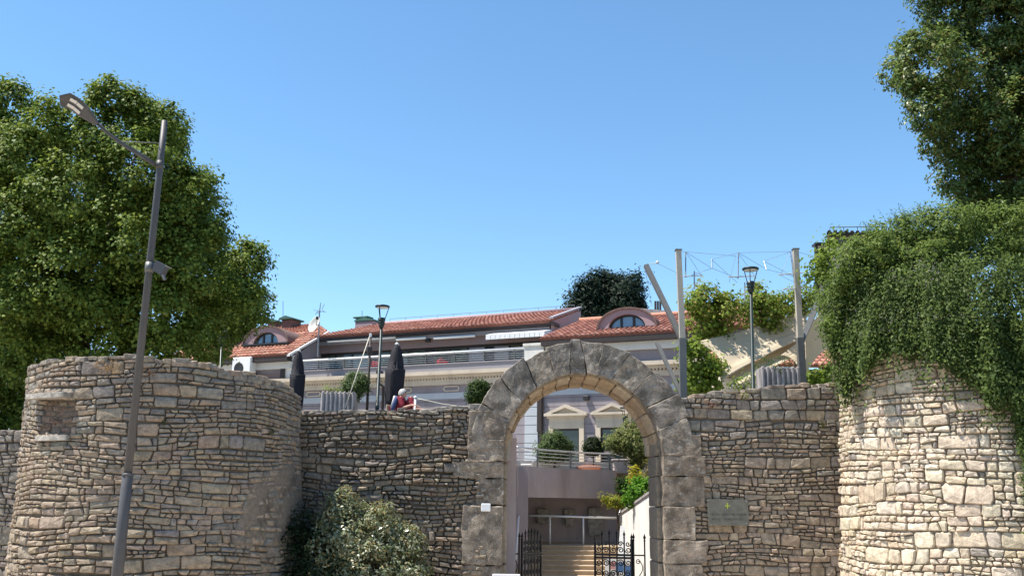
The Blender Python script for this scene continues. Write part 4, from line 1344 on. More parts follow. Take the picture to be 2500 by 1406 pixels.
# shaded wall under the balcony with three carved stones
by = 35.9
bw = empty('back_wall', (1.5, by, 0), 'shaded mauve wall under the balcony where the carved stones hang', 'wall')
MB().box(-0.2, 5.0, by, by + 0.3, 0, zbot).build('wall_body', 'mauve', bw)
c_ = P(1408, 1314, by); MB().lathe([(0.03, -0.01), (0.03, 0.01)], (c_.x, by - 0.01, c_.z), 8).build('drain_hole', 'dark_frame', bw)
rl_specs = [((1312, 1346, 1242, 1277), 'square carved stone relief, leftmost on the wall under the balcony', 0.3),
            ((1376, 1406, 1243, 1284), 'narrow carved stone relief with a foot, middle one under the balcony', 0.3),
            ((1434, 1470, 1238, 1308), 'tall rounded carved stone, rightmost one under the balcony', 0.35)]
for i, ((x0, x1, y0, y1), lab, dep) in enumerate(rl_specs):
    a, b = P(x0, y0, by - dep / 2), P(x1, y1, by - dep / 2)
    cx, cz, hw, hh = (a.x + b.x) / 2, (a.z + b.z) / 2, (b.x - a.x) / 2, (a.z - b.z) / 2
    def f(p, q, r_):
        wv = 1.0
        if i == 1: wv = 1.0 if q > -0.2 else 0.72
        if i == 2: wv = 0.72 + 0.28 * math.sqrt(max(0, 1 - min(1, abs(q)) ** 3))
        return (cx + p * hw * wv, by - dep / 2 + r_ * dep / 2, cz + q * hh)
    V, F = rough_block(f, 0.045, 90 + i * 7, inset=0.08, freq=7)
    o = mesh_obj('carved_stone', V, F, 'stone', None, cols=(0.3, 0.275, 0.24))
    tag(o, lab, 'carved stone', 'carved stones on the passage wall')
# ------------------------------------------------------------------ street lamp in front of the left tower
SY = 16.4
sb = P(277, 1500, SY); sb = Vector((sb.x, SY, 0.13))
stp = P(402, 296, SY)
def on_pole(py):
    q = P(interp(py, (296, 1406), (402, 286)), py, SY)
    return q
base_x = on_pole(1406)
k_ = (stp.x - base_x.x) / (stp.z - base_x.z)
sb.x = base_x.x - k_ * (base_x.z - 0.13)
slamp = empty('street_lamp', sb, 'tall grey street lamp with an arm, in front of the left tower', 'street lamp')
j1 = on_pole(1157); j2 = on_pole(404)
MB().tube([sb, j1 - Vector((0, 0, 0.02)), j1], [0.1, 0.088, 0.07], 16).build('lower_pole', 'pole_grey', slamp, smooth=True)
MB().tube([j1 - Vector((0, 0, 0.05)), j2, stp], [0.068, 0.057, 0.053], 16).build('upper_pole', 'pole_grey', slamp, smooth=True)
MB().tube([j1 - Vector((0, 0, 0.03)), j1 + Vector((0, 0, 0.015))], [0.096, 0.09], 16).build('pole_collar', 'pole_grey', slamp, smooth=True)
MB().lathe([(0.19, 0), (0.19, 0.03), (0.13, 0.05), (0.12, 0.12)], sb, 16).build('base_plate', 'pole_grey', slamp, smooth=False)
MB().tube([P(380, 404, SY - 0.06), P(345, 382, SY - 0.25), P(300, 354, SY - 0.5), P(262, 325, SY - 0.7), P(236, 300, SY - 0.85)], [0.035, 0.032, 0.028, 0.028, 0.03], 10).build('arm', 'pole_grey', slamp, smooth=True)
MB().tube([P(380, 397, SY - 0.06), P(345, 376, SY - 0.25), P(300, 349, SY - 0.5), P(255, 317, SY - 0.72)], 0.012, 6).build('arm_cable', 'galvanised', slamp, smooth=True)
MB().tube([P(388, 351, SY), P(380, 349, SY - 0.1), P(290, 346, SY - 0.52)], 0.009, 6).build('stay_rod', 'galvanised', slamp, smooth=True)
MB().tube([j2 - Vector((0, 0, 0.07)), j2 + Vector((0, 0, 0.08))], 0.066, 16).build('arm_clamp', 'pole_grey', slamp, smooth=True)
# luminaire: flat curved shell, wider in the middle
cl = [(238, 304), (222, 288), (205, 272), (186, 256), (168, 246), (146, 247)]
wd = [0.045, 0.1, 0.15, 0.165, 0.16, 0.1]
th = [0.04, 0.06, 0.065, 0.055, 0.045, 0.02]
V, F = [], []
pts = [P(x, y, SY - 0.85 - 0.06 * i) for i, (x, y) in enumerate(cl)]
for i, p in enumerate(pts):
    t = (pts[min(i + 1, 5)] - pts[max(i - 1, 0)]).normalized()
    nn = Vector((0.3, 0.72, 0.62))
    nn = (nn - t * nn.dot(t)).normalized()
    side = nn.cross(t).normalized()
    for (a, b) in ((-1, -0.2), (-0.7, -0.5), (0.7, -0.5), (1, -0.2), (0.75, 0.6), (0, 1.0), (-0.75, 0.6)):
        V.append(p + side * a * wd[i] + nn * b * th[i])
for i in range(5):
    for k in range(7):
        a, b = i * 7 + k, i * 7 + (k + 1) % 7
        F.append((a, b, b + 7, a + 7))
F += [tuple(range(7)), tuple(reversed(range(35, 42)))]
hd = mesh_obj('lamp_head', V, F, 'pole_grey', slamp, smooth=False)
for (i, s) in ((2.55, -0.42), (2.55, 0.42), (3.45, -0.42), (3.45, 0.42)):
    i0 = int(i)
    p = pts[i0].lerp(pts[i0 + 1], i - i0)
    t = (pts[i0 + 1] - pts[i0]).normalized()
    nn = Vector((0.3, 0.72, 0.62)); nn = (nn - t * nn.dot(t)).normalized()
    side = nn.cross(t).normalized()
    c_ = p + side * s * 0.155 - nn * (0.5 * th[i0] + 0.008)
    q = [c_ + t * a * 0.06 + side * b * 0.033 for a, b in ((-1, -1), (1, -1), (1, 1), (-1, 1))]
    MB().prism(q, nn * 0.006).build('led_panel', 'led', hd)
# control box strapped to the pole
c_ = on_pole(653)
MB().tube([c_ - Vector((0, 0, 0.09)), c_ + Vector((0, 0, 0.09))], 0.075, 14).build('box_strap', 'galvanised', slamp, smooth=True)
MB().tube([c_ + Vector((0.07, 0, 0.02)), P(372, 660, SY - 0.02), P(378, 660, SY - 0.05)], 0.02, 8).build('box_bracket', 'galvanised', slamp, smooth=True)
bx = [P(380, 635, SY - 0.1), P(404, 648, SY - 0.1), P(393, 672, SY - 0.1), P(371, 659, SY - 0.1)]
cb = MB().prism(bx, (0.03, 0.12, 0.0)).build('control_box', 'pole_grey', slamp)
MB().tube([P(404, 649, SY - 0.1), P(419, 656, SY - 0.14)], 0.008, 6).build('box_rod', 'galvanised', cb)
MB().prism([P(393, 672, SY - 0.1), P(398, 668, SY - 0.1), P(404, 681, SY - 0.12), P(399, 684, SY - 0.12)], (0, 0.06, 0)).build('sun_shade', 'pole_grey', cb)

# ------------------------------------------------------------------ terrace lamps
def terrace_lamp(px, ytop, ybase, Y, wpx, label, rim=1.0, zb=None):
    top = P(px[0], ytop, Y)
    base = P(px[1], ybase, Y)
    zb = TZ if zb is None else zb
    r_ = wpx / 2 / PPM(Y)
    root = empty('terrace_lamp', (base.x, Y, zb), label, 'lamp', 'cone lamps on the terraces')
    s = r_ / 0.2
    zt = top.z
    hc = 0.3 * s
    x = lambda z: base.x + (top.x - base.x) * (z - base.z) / max(0.5, (top.z - base.z))
    p0, p1 = Vector((x(zb), Y, zb)), Vector((x(zt - 0.62 * s), Y, zt - 0.62 * s))
    MB().tube([p0, p0.lerp(p1, 0.3), p0.lerp(p1, 0.301), p1], [0.055 * s, 0.055 * s, 0.045 * s, 0.038 * s], 10).build('pole', 'lantern_green', root, smooth=True)
    MB().lathe([(0.055 * s, 0), (0.075 * s, 0.06 * s), (0.095 * s, 0.22 * s), (0.10 * s, 0.28 * s), (0.085 * s, 0.28 * s)], p1 - Vector((0, 0, 0.02)), 14).build('lantern_cone', 'lantern_green', root, smooth=True)
    for k in range(3):
        zz = 0.05 + 0.075 * k
        MB().lathe([(0.075 * s + zz * 0.12, 0), (0.088 * s + zz * 0.12, 0.012 * s), (0.075 * s + zz * 0.12, 0.024 * s)], p1 + Vector((0, 0, zz * s)), 14).build('cooling_fin', 'lantern_green', root)
    for a in (0.2, 2.29, 4.39):
        q0 = p1 + Vector((0.09 * s * math.cos(a), 0.09 * s * math.sin(a), 0.24 * s))
        q1 = Vector((top.x + 0.185 * s * math.cos(a), Y + 0.185 * s * math.sin(a), zt - 0.04 * s))
        MB().tube([q0, q1], 0.011 * s, 6).build('lantern_arm', 'lantern_green', root)
    MB().lathe([(0.17 * s, -0.045 * s), (0.2 * s, -0.03 * s), (0.205 * s, 0.0), (0.19 * s, 0.015 * s), (0.08 * s, 0.04 * s)], (top.x, Y, zt - 0.03 * s), 20).build('lamp_hood', 'lantern_green', root, smooth=True)
    MB().lathe([(0.02 * s, -0.055 * s), (0.165 * s, -0.05 * s), (0.168 * s, -0.04 * s)], (top.x, Y, zt - 0.03 * s), 20).build('reflector_disc', 'lamp_glass', root, smooth=True)
    return root
terrace_lamp((934, 921), 745, 990, 25.6, 36, 'cone-headed terrace lamp beside the black parasol nearest the person')
terrace_lamp((1832, 1839), 653, 943, 25.4, 41, 'cone-headed terrace lamp in front of the cream shade sails')
terrace_lamp((1526, 1526), 993, 1120, 36.6, 25, 'small cone-headed lamp seen through the arch')
terrace_lamp((543, 538), 802, 900, 32.5, 26, 'cone-headed terrace lamp half hidden by the big tree')

# ------------------------------------------------------------------ closed parasols
def parasol(cx, ytop, ybot, Y, wpx, label, lean=0.0):
    b, t = P(cx - lean, ybot, Y), P(cx, ytop, Y)
    w = wpx / PPM(Y) / 2
    root = empty('closed_parasol', (b.x, Y, TZ), label, 'parasol', 'closed black parasols on the terrace')
    MB().tube([(b.x, Y, TZ), (t.x, Y, t.z + 0.02)], 0.025, 8).build('pole', 'dark_frame', root, smooth=True)
    MB().lathe([(0.3, 0), (0.3, 0.06), (0.06, 0.1), (0.04, 0.25)], (b.x, Y, TZ), 16).build('base', 'concrete', root)
    H = t.z - b.z
    rows = [(0.0, 0.72), (0.12, 0.85), (0.3, 0.92), (0.5, 0.98), (0.6, 1.0), (0.615, 0.84), (0.75, 0.74), (0.88, 0.55), (0.97, 0.36), (1.0, 0.12)]
    n = 20
    V, F = [], []
    for (k, rr_) in rows:
        c_ = b.lerp(t, k)
        for i in range(n):
            a = 2 * math.pi * i / n
            r2 = w * rr_ * (1.0 if i % 2 == 0 else 0.66) * (1 + 0.12 * noise.noise(Vector((i * 0.9, k * 3, cx))))
            V.append(c_ + Vector((r2 * math.cos(a), r2 * math.sin(a), 0.03 * noise.noise(Vector((i, k * 5, 1))))))
    for j in range(len(rows) - 1):
        for i in range(n):
            a, c2 = j * n + i, j * n + (i + 1) % n
            F.append((a, c2, c2 + n, a + n))
    F += [tuple(reversed(range(n))), tuple(range((len(rows) - 1) * n, len(rows) * n))]
    mesh_obj('canopy', V, F, 'umbrella_cloth', root, smooth=True)
    MB().lathe([(0.05, 0), (0.06, 0.02), (0.03, 0.06), (0.01, 0.07)], t, 10).build('finial', 'lamp_glass', root, smooth=True)
    MB().tube([b.lerp(t, 0.6) + Vector((-w * 0.95, -0.05, 0)), b.lerp(t, 0.58) + Vector((w * 0.2, -w * 0.9, 0)), b.lerp(t, 0.6) + Vector((w * 0.95, -0.05, 0))], 0.014, 6).build('tie_strap', 'dark_frame', root)
    return root
parasol(729, 858, 1001, 24.9, 39, 'closed black parasol next to the round tower', 6)
parasol(969, 842, 994, 25.2, 50, 'closed black parasol right behind the seated person', 9)

# ------------------------------------------------------------------ planters
def planter(x0, x1, y0, Y, label, tilt=0.0):
    a, b = P(x0, y0, Y), P(x1, y0 - tilt, Y)
    w, h = b.x - a.x, a.z - TZ
    cx = (a.x + b.x) / 2
    root = empty('planter', (cx, Y, TZ), label, 'planter', 'fluted concrete planters on the terrace')
    z1 = a.z
    MB().bbox(cx - w / 2, cx + w / 2, Y - 0.22, Y + 0.25, TZ, z1 - 0.03, 0.02).build('trough', 'concrete', root)
    n = 8
    for k in range(n):
        u = cx - w / 2 + w * (k + 0.5) / n
        MB().bbox(u - w / n * 0.3, u + w / n * 0.3, Y - 0.27, Y - 0.21, TZ + 0.02, z1, 0.02).build('flute', 'concrete', root)
    MB().box(cx - w / 2 + 0.03, cx + w / 2 - 0.03, Y - 0.18, Y + 0.21, z1 - 0.029, z1 - 0.02).build('soil', 'earth', root)
    return cx, z1
planter(788, 872, 957, 25.0, 'fluted concrete planter left of the round oleander')
planter(1850, 1947, 897, 25.0, 'fluted concrete planter in front of the right steel post')

# ------------------------------------------------------------------ dark mast with guy rope, rope barrier
mb_ = P(897, 990, 25.4); mt_ = P(905, 816, 25.4)
mm_ = empty('rope_mast', (mb_.x, 25.4, TZ), 'slim dark mast holding the slanting pale rope', 'mast')
MB().tube([(mb_.x - 0.01, 25.4, TZ), mt_], [0.04, 0.03], 8).build('pole', 'dark_brown', mm_, smooth=True)
MB().bbox(mt_.x - 0.035, mt_.x + 0.03, 25.36, 25.43, mt_.z - 0.08, mt_.z + 0.02, 0.012).build('pulley', 'lamp_glass', mm_)
MB().bbox(mt_.x - 0.08, mt_.x + 0.06, 25.32, 25.44, mt_.z - 0.55, mt_.z - 0.32, 0.03).build('winch', 'dark_brown', mm_)
tag(MB().tube([P(902, 822, 25.3), P(872, 910, 24.9), P(843, 994, 24.55)], 0.013, 6).build('guy_rope', 'rope', smooth=True), 'pale rope slanting down from the dark mast to the wall', 'rope')
rp = P(1014, 972, 24.7)
bp_ = empty('barrier_post', (rp.x, 24.7, TZ), 'short white rope post beside the seated people', 'post')
MB().tube([(rp.x, 24.7, TZ), rp], 0.03, 8).build('post', 'white_paint', bp_, smooth=True)
MB().lathe([(0.035, 0), (0.05, 0.02), (0.04, 0.05), (0.01, 0.06)], rp, 10).build('post_cap', 'white_paint', bp_, smooth=True)
tag(MB().tube([rp, P(1040, 977, 24.7), P(1080, 986, 24.7), P(1125, 992, 24.7), P(1180, 993, 24.7)], 0.012, 6).build('barrier_rope', 'rope', smooth=True), 'sagging pale rope running from the white post to the arch', 'rope')

# ------------------------------------------------------------------ people on the terrace
def skin_fig(name, J, E, m, parent, sub=2):
    names = list(J)
    me = bpy.data.meshes.new(name)
    o0 = wloc(parent)
    me.from_pydata([Vector(J[n][0]) - o0 for n in names], [(names.index(a), names.index(b)) for a, b in E], [])
    me.materials.append(MATS[m])
    o = bpy.data.objects.new(name, me)
    COL.objects.link(o)
    o.parent = parent
    md = o.modifiers.new('Skin', 'SKIN')
    md.use_smooth_shade = True
    for i, n in enumerate(names):
        r_ = J[n][1]
        me.skin_vertices[0].data[i].radius = (r_, r_) if not hasattr(r_, '__len__') else r_
        me.skin_vertices[0].data[i].use_root = (i == 0)
    s = o.modifiers.new('Subsurf', 'SUBSURF')
    s.levels = s.render_levels = sub
    return o
def seated(head_px, Y, face, label, shirt, over, hand_dir, seat_label):
    hp = P(head_px[0], head_px[1], Y)              # centre of head
    fx, fy = math.cos(face), math.sin(face)
    fwd = Vector((fx, fy, 0)); left = Vector((-fy, fx, 0)); up = Vector((0, 0, 1))
    pel = hp - up * 0.76 - fwd * 0.09
    pel.z = max(pel.z, TZ + 0.5)
    root = empty('person', (pel.x, pel.y, TZ), label, 'person', 'people seated behind the wall')
    J = {'pelvis': (pel, 0.13), 'belly': (pel + up * 0.2 + fwd * 0.0, 0.135), 'chest': (pel + up * 0.42 + fwd * 0.04, 0.14), 'neck0': (pel + up * 0.56 + fwd * 0.06, 0.07),
         'neck': (hp - up * 0.13 - fwd * 0.02, 0.052), 'head': (hp - up * 0.01, (0.082, 0.1)), 'crown': (hp + up * 0.085 - fwd * 0.01, 0.06), 'chin': (hp - up * 0.07 + fwd * 0.055, 0.045), 'nose': (hp + fwd * 0.105 - up * 0.012, 0.014)}
    E = [('pelvis', 'belly'), ('belly', 'chest'), ('chest', 'neck0'), ('neck0', 'neck'), ('neck', 'head'), ('head', 'crown'), ('head', 'chin'), ('head', 'nose')]
    for s, n in ((1, 'l'), (-1, 'r')):
        sh = pel + up * 0.5 + left * s * 0.17 + fwd * 0.05
        el = sh - up * 0.24 + fwd * 0.12 + left * s * 0.04
        wr = el + fwd * 0.2 + up * (0.08 if hand_dir else -0.02) - left * s * 0.06
        J.update({n + 'sh': (sh, 0.062), n + 'el': (el, 0.045), n + 'wr': (wr, 0.03), n + 'palm': (wr + fwd * 0.07, (0.035, 0.018))})
        E += [('chest', n + 'sh'), (n + 'sh', n + 'el'), (n + 'el', n + 'wr'), (n + 'wr', n + 'palm')]
        for f_ in range(4):
            b = wr + fwd * 0.11 + left * (f_ - 1.5) * 0.02
            J[n + 'f%d' % f_] = (b, 0.009); J[n + 'g%d' % f_] = (b + fwd * (0.045 + 0.008 * (f_ in (1, 2))) - up * 0.02, 0.007)
            E += [(n + 'palm', n + 'f%d' % f_), (n + 'f%d' % f_, n + 'g%d' % f_)]
        J[n + 'th'] = (wr + fwd * 0.06 + left * -s * 0.04, 0.01)
        E.append((n + 'palm', n + 'th'))
        hip = pel + left * s * 0.1
        kn = hip + fwd * 0.44 + up * 0.02
        an = Vector((kn.x + fx * 0.02, kn.y + fy * 0.02, TZ + 0.09))
        toe = an + fwd * 0.16 - up * 0.05
        J.update({n + 'hip': (hip, 0.095), n + 'kn': (kn, 0.065), n + 'an': (an, 0.04), n + 'toe': (toe, 0.03)})
        E += [('pelvis', n + 'hip'), (n + 'hip', n + 'kn'), (n + 'kn', n + 'an'), (n + 'an', n + 'toe')]
    body = skin_fig('body', J, E, 'skin', root)
    K = {k: (J[k][0], (J[k][1] + 0.016) if not hasattr(J[k][1], '__len__') else J[k][1]) for k in ('pelvis', 'belly', 'chest', 'neck0', 'lsh', 'lel', 'rsh', 'rel')}
    K['neck0'] = (K['neck0'][0], 0.085)
    skin_fig('shirt', K, [('pelvis', 'belly'), ('belly', 'chest'), ('chest', 'neck0'), ('chest', 'lsh'), ('lsh', 'lel'), ('chest', 'rsh'), ('rsh', 'rel')], shirt, root)
    T = {k: (J[k][0], (J[k][1] + 0.012)) for k in ('pelvis', 'lhip', 'lkn', 'lan', 'rhip', 'rkn', 'ran')}
    skin_fig('trousers', T, [('pelvis', 'lhip'), ('lhip', 'lkn'), ('lkn', 'lan'), ('pelvis', 'rhip'), ('rhip', 'rkn'), ('rkn', 'ran')], 'cloth_blue', root)
    # hair: cap over the skull, open at the face
    V, F = [], []
    nU, nV = 16, 8
    for j in range(nV + 1):
        for i in range(nU):
            a = 2 * math.pi * i / nU
            face_cos = math.cos(a)
            vmax = 1.95 if face_cos < 0.25 else 1.95 - 0.95 * (face_cos - 0.25) / 0.75
            p = vmax * j / nV
            r_ = Vector((0, 0, 0)) + fwd * (math.sin(p) * math.cos(a) * 0.113 - 0.012) + left * (math.sin(p) * math.sin(a) * 0.1) + up * (math.cos(p) * 0.125 + 0.02)
            r_ += Vector((noise.noise(r_ * 30), noise.noise(r_ * 30 + Vector((5, 0, 0))), noise.noise(r_ * 30 + Vector((0, 5, 0))))) * 0.006
            V.append(hp + r_)
    for j in range(nV):
        for i in range(nU):
            F.append((j * nU + i, (j + 1) * nU + i, (j + 1) * nU + (i + 1) % nU, j * nU + (i + 1) % nU))
    hr_ = mesh_obj('hair', V, F, 'hair_white', root, smooth=True)
    for s in (1, -1):
        MB().lathe([(0.004, -0.026), (0.018, -0.015), (0.02, 0.01), (0.008, 0.028)], hp + left * s * 0.086 - up * 0.01, 8, 0.9, 0.5).build('ear', 'skin', root, smooth=True)
        MB().lathe([(0.003, -0.008), (0.01, 0.0), (0.003, 0.008)], hp + left * s * 0.034 + fwd * 0.088 + up * 0.006, 8).build('eye', 'dark_frame', root, smooth=True)
    MB().tube([hp + fwd * 0.088 + left * 0.022 - up * 0.06, hp + fwd * 0.098 - up * 0.06, hp + fwd * 0.088 - left * 0.022 - up * 0.06], 0.006, 6).build('mouth', 'pane_pink', root, smooth=True)
    if over:
        # navy and pale sash across the shoulder facing the wall
        q = [pel + up * 0.55 - left * 0.12 - fwd * 0.05, pel + up * 0.48 - left * 0.23 - fwd * 0.02, pel + up * 0.25 - left * 0.2 - fwd * 0.1, pel + up * 0.15 - left * 0.14 - fwd * 0.12]
        MB().tube(q, [0.05, 0.062, 0.06, 0.05], 8).build('sleeve', over, root, smooth=True)
        MB().tube([p - fwd * 0.05 + up * 0.02 for p in q[:3]], [0.03, 0.035, 0.03], 8).build('sleeve_stripe', 'cloth_pale', root, smooth=True)
    # chair
    ch = empty('terrace_chair', (pel.x, pel.y, TZ), seat_label, 'chair', 'chairs behind the wall', rz=face)
    MB().bbox(-0.24, 0.24, -0.24, 0.24, 0.4, 0.44, 0.015).build('seat', 'wood_pale', ch, world=False)
    MB().bbox(-0.28, -0.24, -0.24, 0.24, 0.46, 0.86, 0.015).build('backrest', 'wood_pale', ch, world=False)
    for (x, y) in ((-0.22, -0.22), (-0.22, 0.22), (0.22, -0.22), (0.22, 0.22)):
        MB().tube([(x, y, 0), (x, y, 0.4)], 0.018, 8).build('leg', 'dark_frame', ch, world=False)
    return root
seated((984, 962), 24.85, R(-12), 'white-haired person in red and navy seated behind the wall', 'cloth_red', 'cloth_blue', 1, 'pale chair of the person in red and navy')
seated((1007, 987), 25.0, R(-5), 'second white-haired person seated low beside the white rope post', 'cloth_red', None, 0, 'pale chair of the person beside the white rope post')

# ------------------------------------------------------------------ iron gates
def curl(c, ex, ez, r_, turns, start, n=22):
    pts = []
    for k in range(n + 1):
        t = k / n
        a = start + turns * 2 * math.pi * t
        q = r_ * (1 - 0.82 * t)
        pts.append(c + ex * math.cos(a) * q + ez * math.sin(a) * q)
    return pts
def finial(p, s, root, name='finial'):
    MB().lathe([(0.012 * s, -0.05), (0.03 * s, -0.035), (0.012 * s, -0.01), (0.014 * s, 0.0), (0.034 * s, 0.035), (0.028 * s, 0.06), (0.01 * s, 0.11), (0.002, 0.15)], p, 8).build(name, 'iron', root, smooth=True)
def gate_leaf(hinge, ang, width, ztop, zmid, label, nb=4, flip=1):
    """leaf from the hinge along ang; z measured in world"""
    ex = Vector((math.cos(ang), math.sin(ang), 0)); ez = Vector((0, 0, 1))
    root = empty('iron_gate', (hinge.x, hinge.y, 0.13), label, 'gate', 'wrought iron gate leaves')
    at = lambda u, z: Vector((hinge.x, hinge.y, z)) + ex * u
    z0 = 0.2
    MB().tube([at(0, z0), at(0, ztop - 0.13)], 0.034, 8).build('hinge_stile', 'iron', root)
    MB().tube([at(width, z0), at(width, ztop - 0.2)], 0.03, 8).build('lock_stile', 'iron', root)
    for z in (z0 + 0.05, zmid - 0.62, zmid, zmid - 0.07):
        MB().tube([at(0, z), at(width, z)], 0.028, 6).build('gate_rail', 'iron', root)
    finial(at(0, ztop - 0.13), 1.0, root)
    finial(at(width, ztop - 0.18), 0.8, root)
    for k in range(1, nb + 1):
        u = width * k / (nb + 1)
        zt = ztop - 0.1 + 0.07 * math.sin(math.pi * k / (nb + 1))
        MB().tube([at(u, z0), at(u, zt)], 0.02, 6).build('gate_bar', 'iron', root)
        finial(at(u, zt), 1.0, root)
    cell = width / (nb + 1)
    for k in range(nb + 1):
        u = cell * (k + 0.5)
        for (z, r_, st_, tn) in ((zmid + 0.12, cell * 0.42, 0, 1.4), (zmid + 0.27, cell * 0.34, math.pi, -1.3), (zmid - 0.2, cell * 0.46, 0.6, 1.6), (zmid - 0.45, cell * 0.46, 3.6, 1.6), (zmid - 0.85, cell * 0.45, 0.3, -1.5), (zmid - 1.15, cell * 0.45, 2.6, 1.5)):
            if z > z0 + 0.1:
                MB().tube(curl(at(u, z), ex, ez, r_, tn if k % 2 else -tn, st_), 0.015, 5).build('scroll', 'iron', root)
    return root
GY = 25.05
pz = lambda py, Y: P(1500, py, Y).z
h1 = P(1543, 1400, GY); h2 = P(1274, 1400, GY)
gate_leaf(h1, R(180 - 12), 0.93, pz(1302, GY), pz(1354, GY), 'open wrought iron gate leaf on the right, facing the street', 4)
gate_leaf(h2, R(58), 0.95, pz(1302, GY), pz(1354, GY), 'wrought iron gate leaf on the left, swung inward', 5)
def side_panel(x0, x1, label):
    a, b = P(x0, 1400, GY), P(x1, 1400, GY)
    root = empty('gate_side_panel', ((a.x + b.x) / 2, GY, 0.13), label, 'gate panel', 'fixed iron panels beside the gate')
    zt, zm = pz(1302, GY), pz(1354, GY)
    for q, t_ in ((a, zt - 0.12), (b, zt - 0.13)):
        MB().tube([(q.x, GY, 0.13), (q.x, GY, t_)], 0.02, 8).build('panel_post', 'iron', root)
        finial(Vector((q.x, GY, t_)), 1.1, root)
    for z in (zm, 0.3):
        MB().tube([(a.x, GY, z), (b.x, GY, z)], 0.018, 6).build('panel_rail', 'iron', root)
    ex, ez = Vector((1, 0, 0)), Vector((0, 0, 1))
    cx = (a.x + b.x) / 2; w = abs(b.x - a.x) * 0.32
    s_ = []
    for k in range(41):
        t = k / 40.0
        zz = zm - 0.12 - t * 0.75
        s_.append(Vector((cx + w * math.sin(t * 2 * math.pi) * 0.9, GY, zz)))
    MB().tube(s_, 0.012, 5).build('scroll', 'iron', root)
    MB().tube(curl(Vector((cx - w * 0.3, GY, zm - 0.16)), ex, ez, w * 0.7, 1.3, 1.2), 0.011, 5).build('scroll', 'iron', root)
    MB().tube(curl(Vector((cx + w * 0.3, GY, zm - 0.84)), ex, ez, w * 0.7, 1.3, 4.2), 0.011, 5).build('scroll', 'iron', root)
side_panel(1548, 1575, 'narrow fixed iron panel against the right jamb of the gate')
side_panel(1246, 1267, 'narrow fixed iron panel against the left jamb of the gate')
# folding board leaning by the white wall, behind the right gate leaf
c_ = P(1518, 1330, 28.0)
ab = empty('display_board', (c_.x, 28.0, 0.13), 'pale folding board with coloured sheets behind the right gate leaf', 'display board')
zt = P(1518, 1283, 28.0).z
MB().prism([(c_.x - 0.18, 27.8, 0.9), (c_.x + 0.22, 27.8, 0.9), (c_.x + 0.1, 28.05, zt), (c_.x - 0.02, 28.05, zt)], (0, 0.04, 0)).build('front_panel', 'white_paint', ab)
MB().prism([(c_.x - 0.18, 28.35, 0.13), (c_.x + 0.22, 28.35, 0.13), (c_.x + 0.1, 28.1, zt), (c_.x - 0.02, 28.1, zt)], (0, 0.04, 0)).build('back_panel', 'white_paint', ab)
MB().box(c_.x - 0.5, c_.x + 0.3, 27.74, 27.79, 0.13, 1.42).build('lower_board', 'white_paint', ab)
for (x, z, w, h, m_) in ((-0.1, 1.15, 0.11, 0.13, 'pane_blue'), (0.12, 1.02, 0.1, 0.18, 'pane_blue'), (-0.3, 1.2, 0.08, 0.1, 'pane_pink'), (-0.34, 0.9, 0.1, 0.12, 'curtain')):
    MB().box(c_.x + x - w, c_.x + x + w, 27.733, 27.737, z - h, z + h).build('sheet', m_, ab)
# white sign edge at the bottom of the picture, in front of the gate
a, b = P(1202, 1400, 22.4), P(1270, 1400, 22.4)
sg = empty('sign_panel', ((a.x + b.x) / 2, 22.4, 0.13), 'white topped panel standing in front of the left jamb, cut by the picture edge', 'panel')
MB().bbox(a.x, b.x, 22.37, 22.43, 0.35, a.z, 0.012).build('panel_board', 'white_paint', sg)
for x in (a.x + 0.06, b.x - 0.06):
    MB().tube([(x, 22.46, 0.13), (x, 22.46, a.z - 0.05)], 0.025, 8).build('leg', 'galvanised', sg)
# ------------------------------------------------------------------ shade sails and their posts on the right
GP = 'posts of the shade sails'
def box_post(p0, p1, w, d, mb=None):
    mb = mb or MB()
    p0, p1 = Vector(p0), Vector(p1)
    t = (p1 - p0).normalized()
    sx = Vector((1, 0, 0)); sx = (sx - t * sx.dot(t)).normalized()
    sy = t.cross(sx)
    q = [p0 + sx * a * w / 2 + sy * b * d / 2 for a, b in ((-1, -1), (1, -1), (1, 1), (-1, 1))]
    return mb.prism(q, p1 - p0)
for (xt, yt, xm, ym, xb, yb, lab) in ((1656, 612, 1666, 826, 1668, 952, 'tall cream and grey steel post beside the leaning grey beam'),
                                      (1942, 610, 1953, 825, 1960, 945, 'tall cream and grey steel post behind the right planter')):
    Y = 26.2
    t, m_, b = P(xt, yt, Y), P(xm, ym, Y), P(xb, yb, Y)
    dx = (m_.x - b.x) / (m_.z - b.z)
    b0 = Vector((b.x - dx * (b.z - TZ), Y, TZ))
    root = empty('steel_post', b0, lab, 'post', GP)
    box_post(b0, m_, 0.185, 0.18).build('lower_shaft', 'galvanised', root)
    box_post(m_, t, 0.15, 0.15).build('upper_shaft', 'sail_post', root)
    box_post(t, t + Vector((0, 0, 0.03)), 0.19, 0.19).build('post_cap', 'galvanised', root)
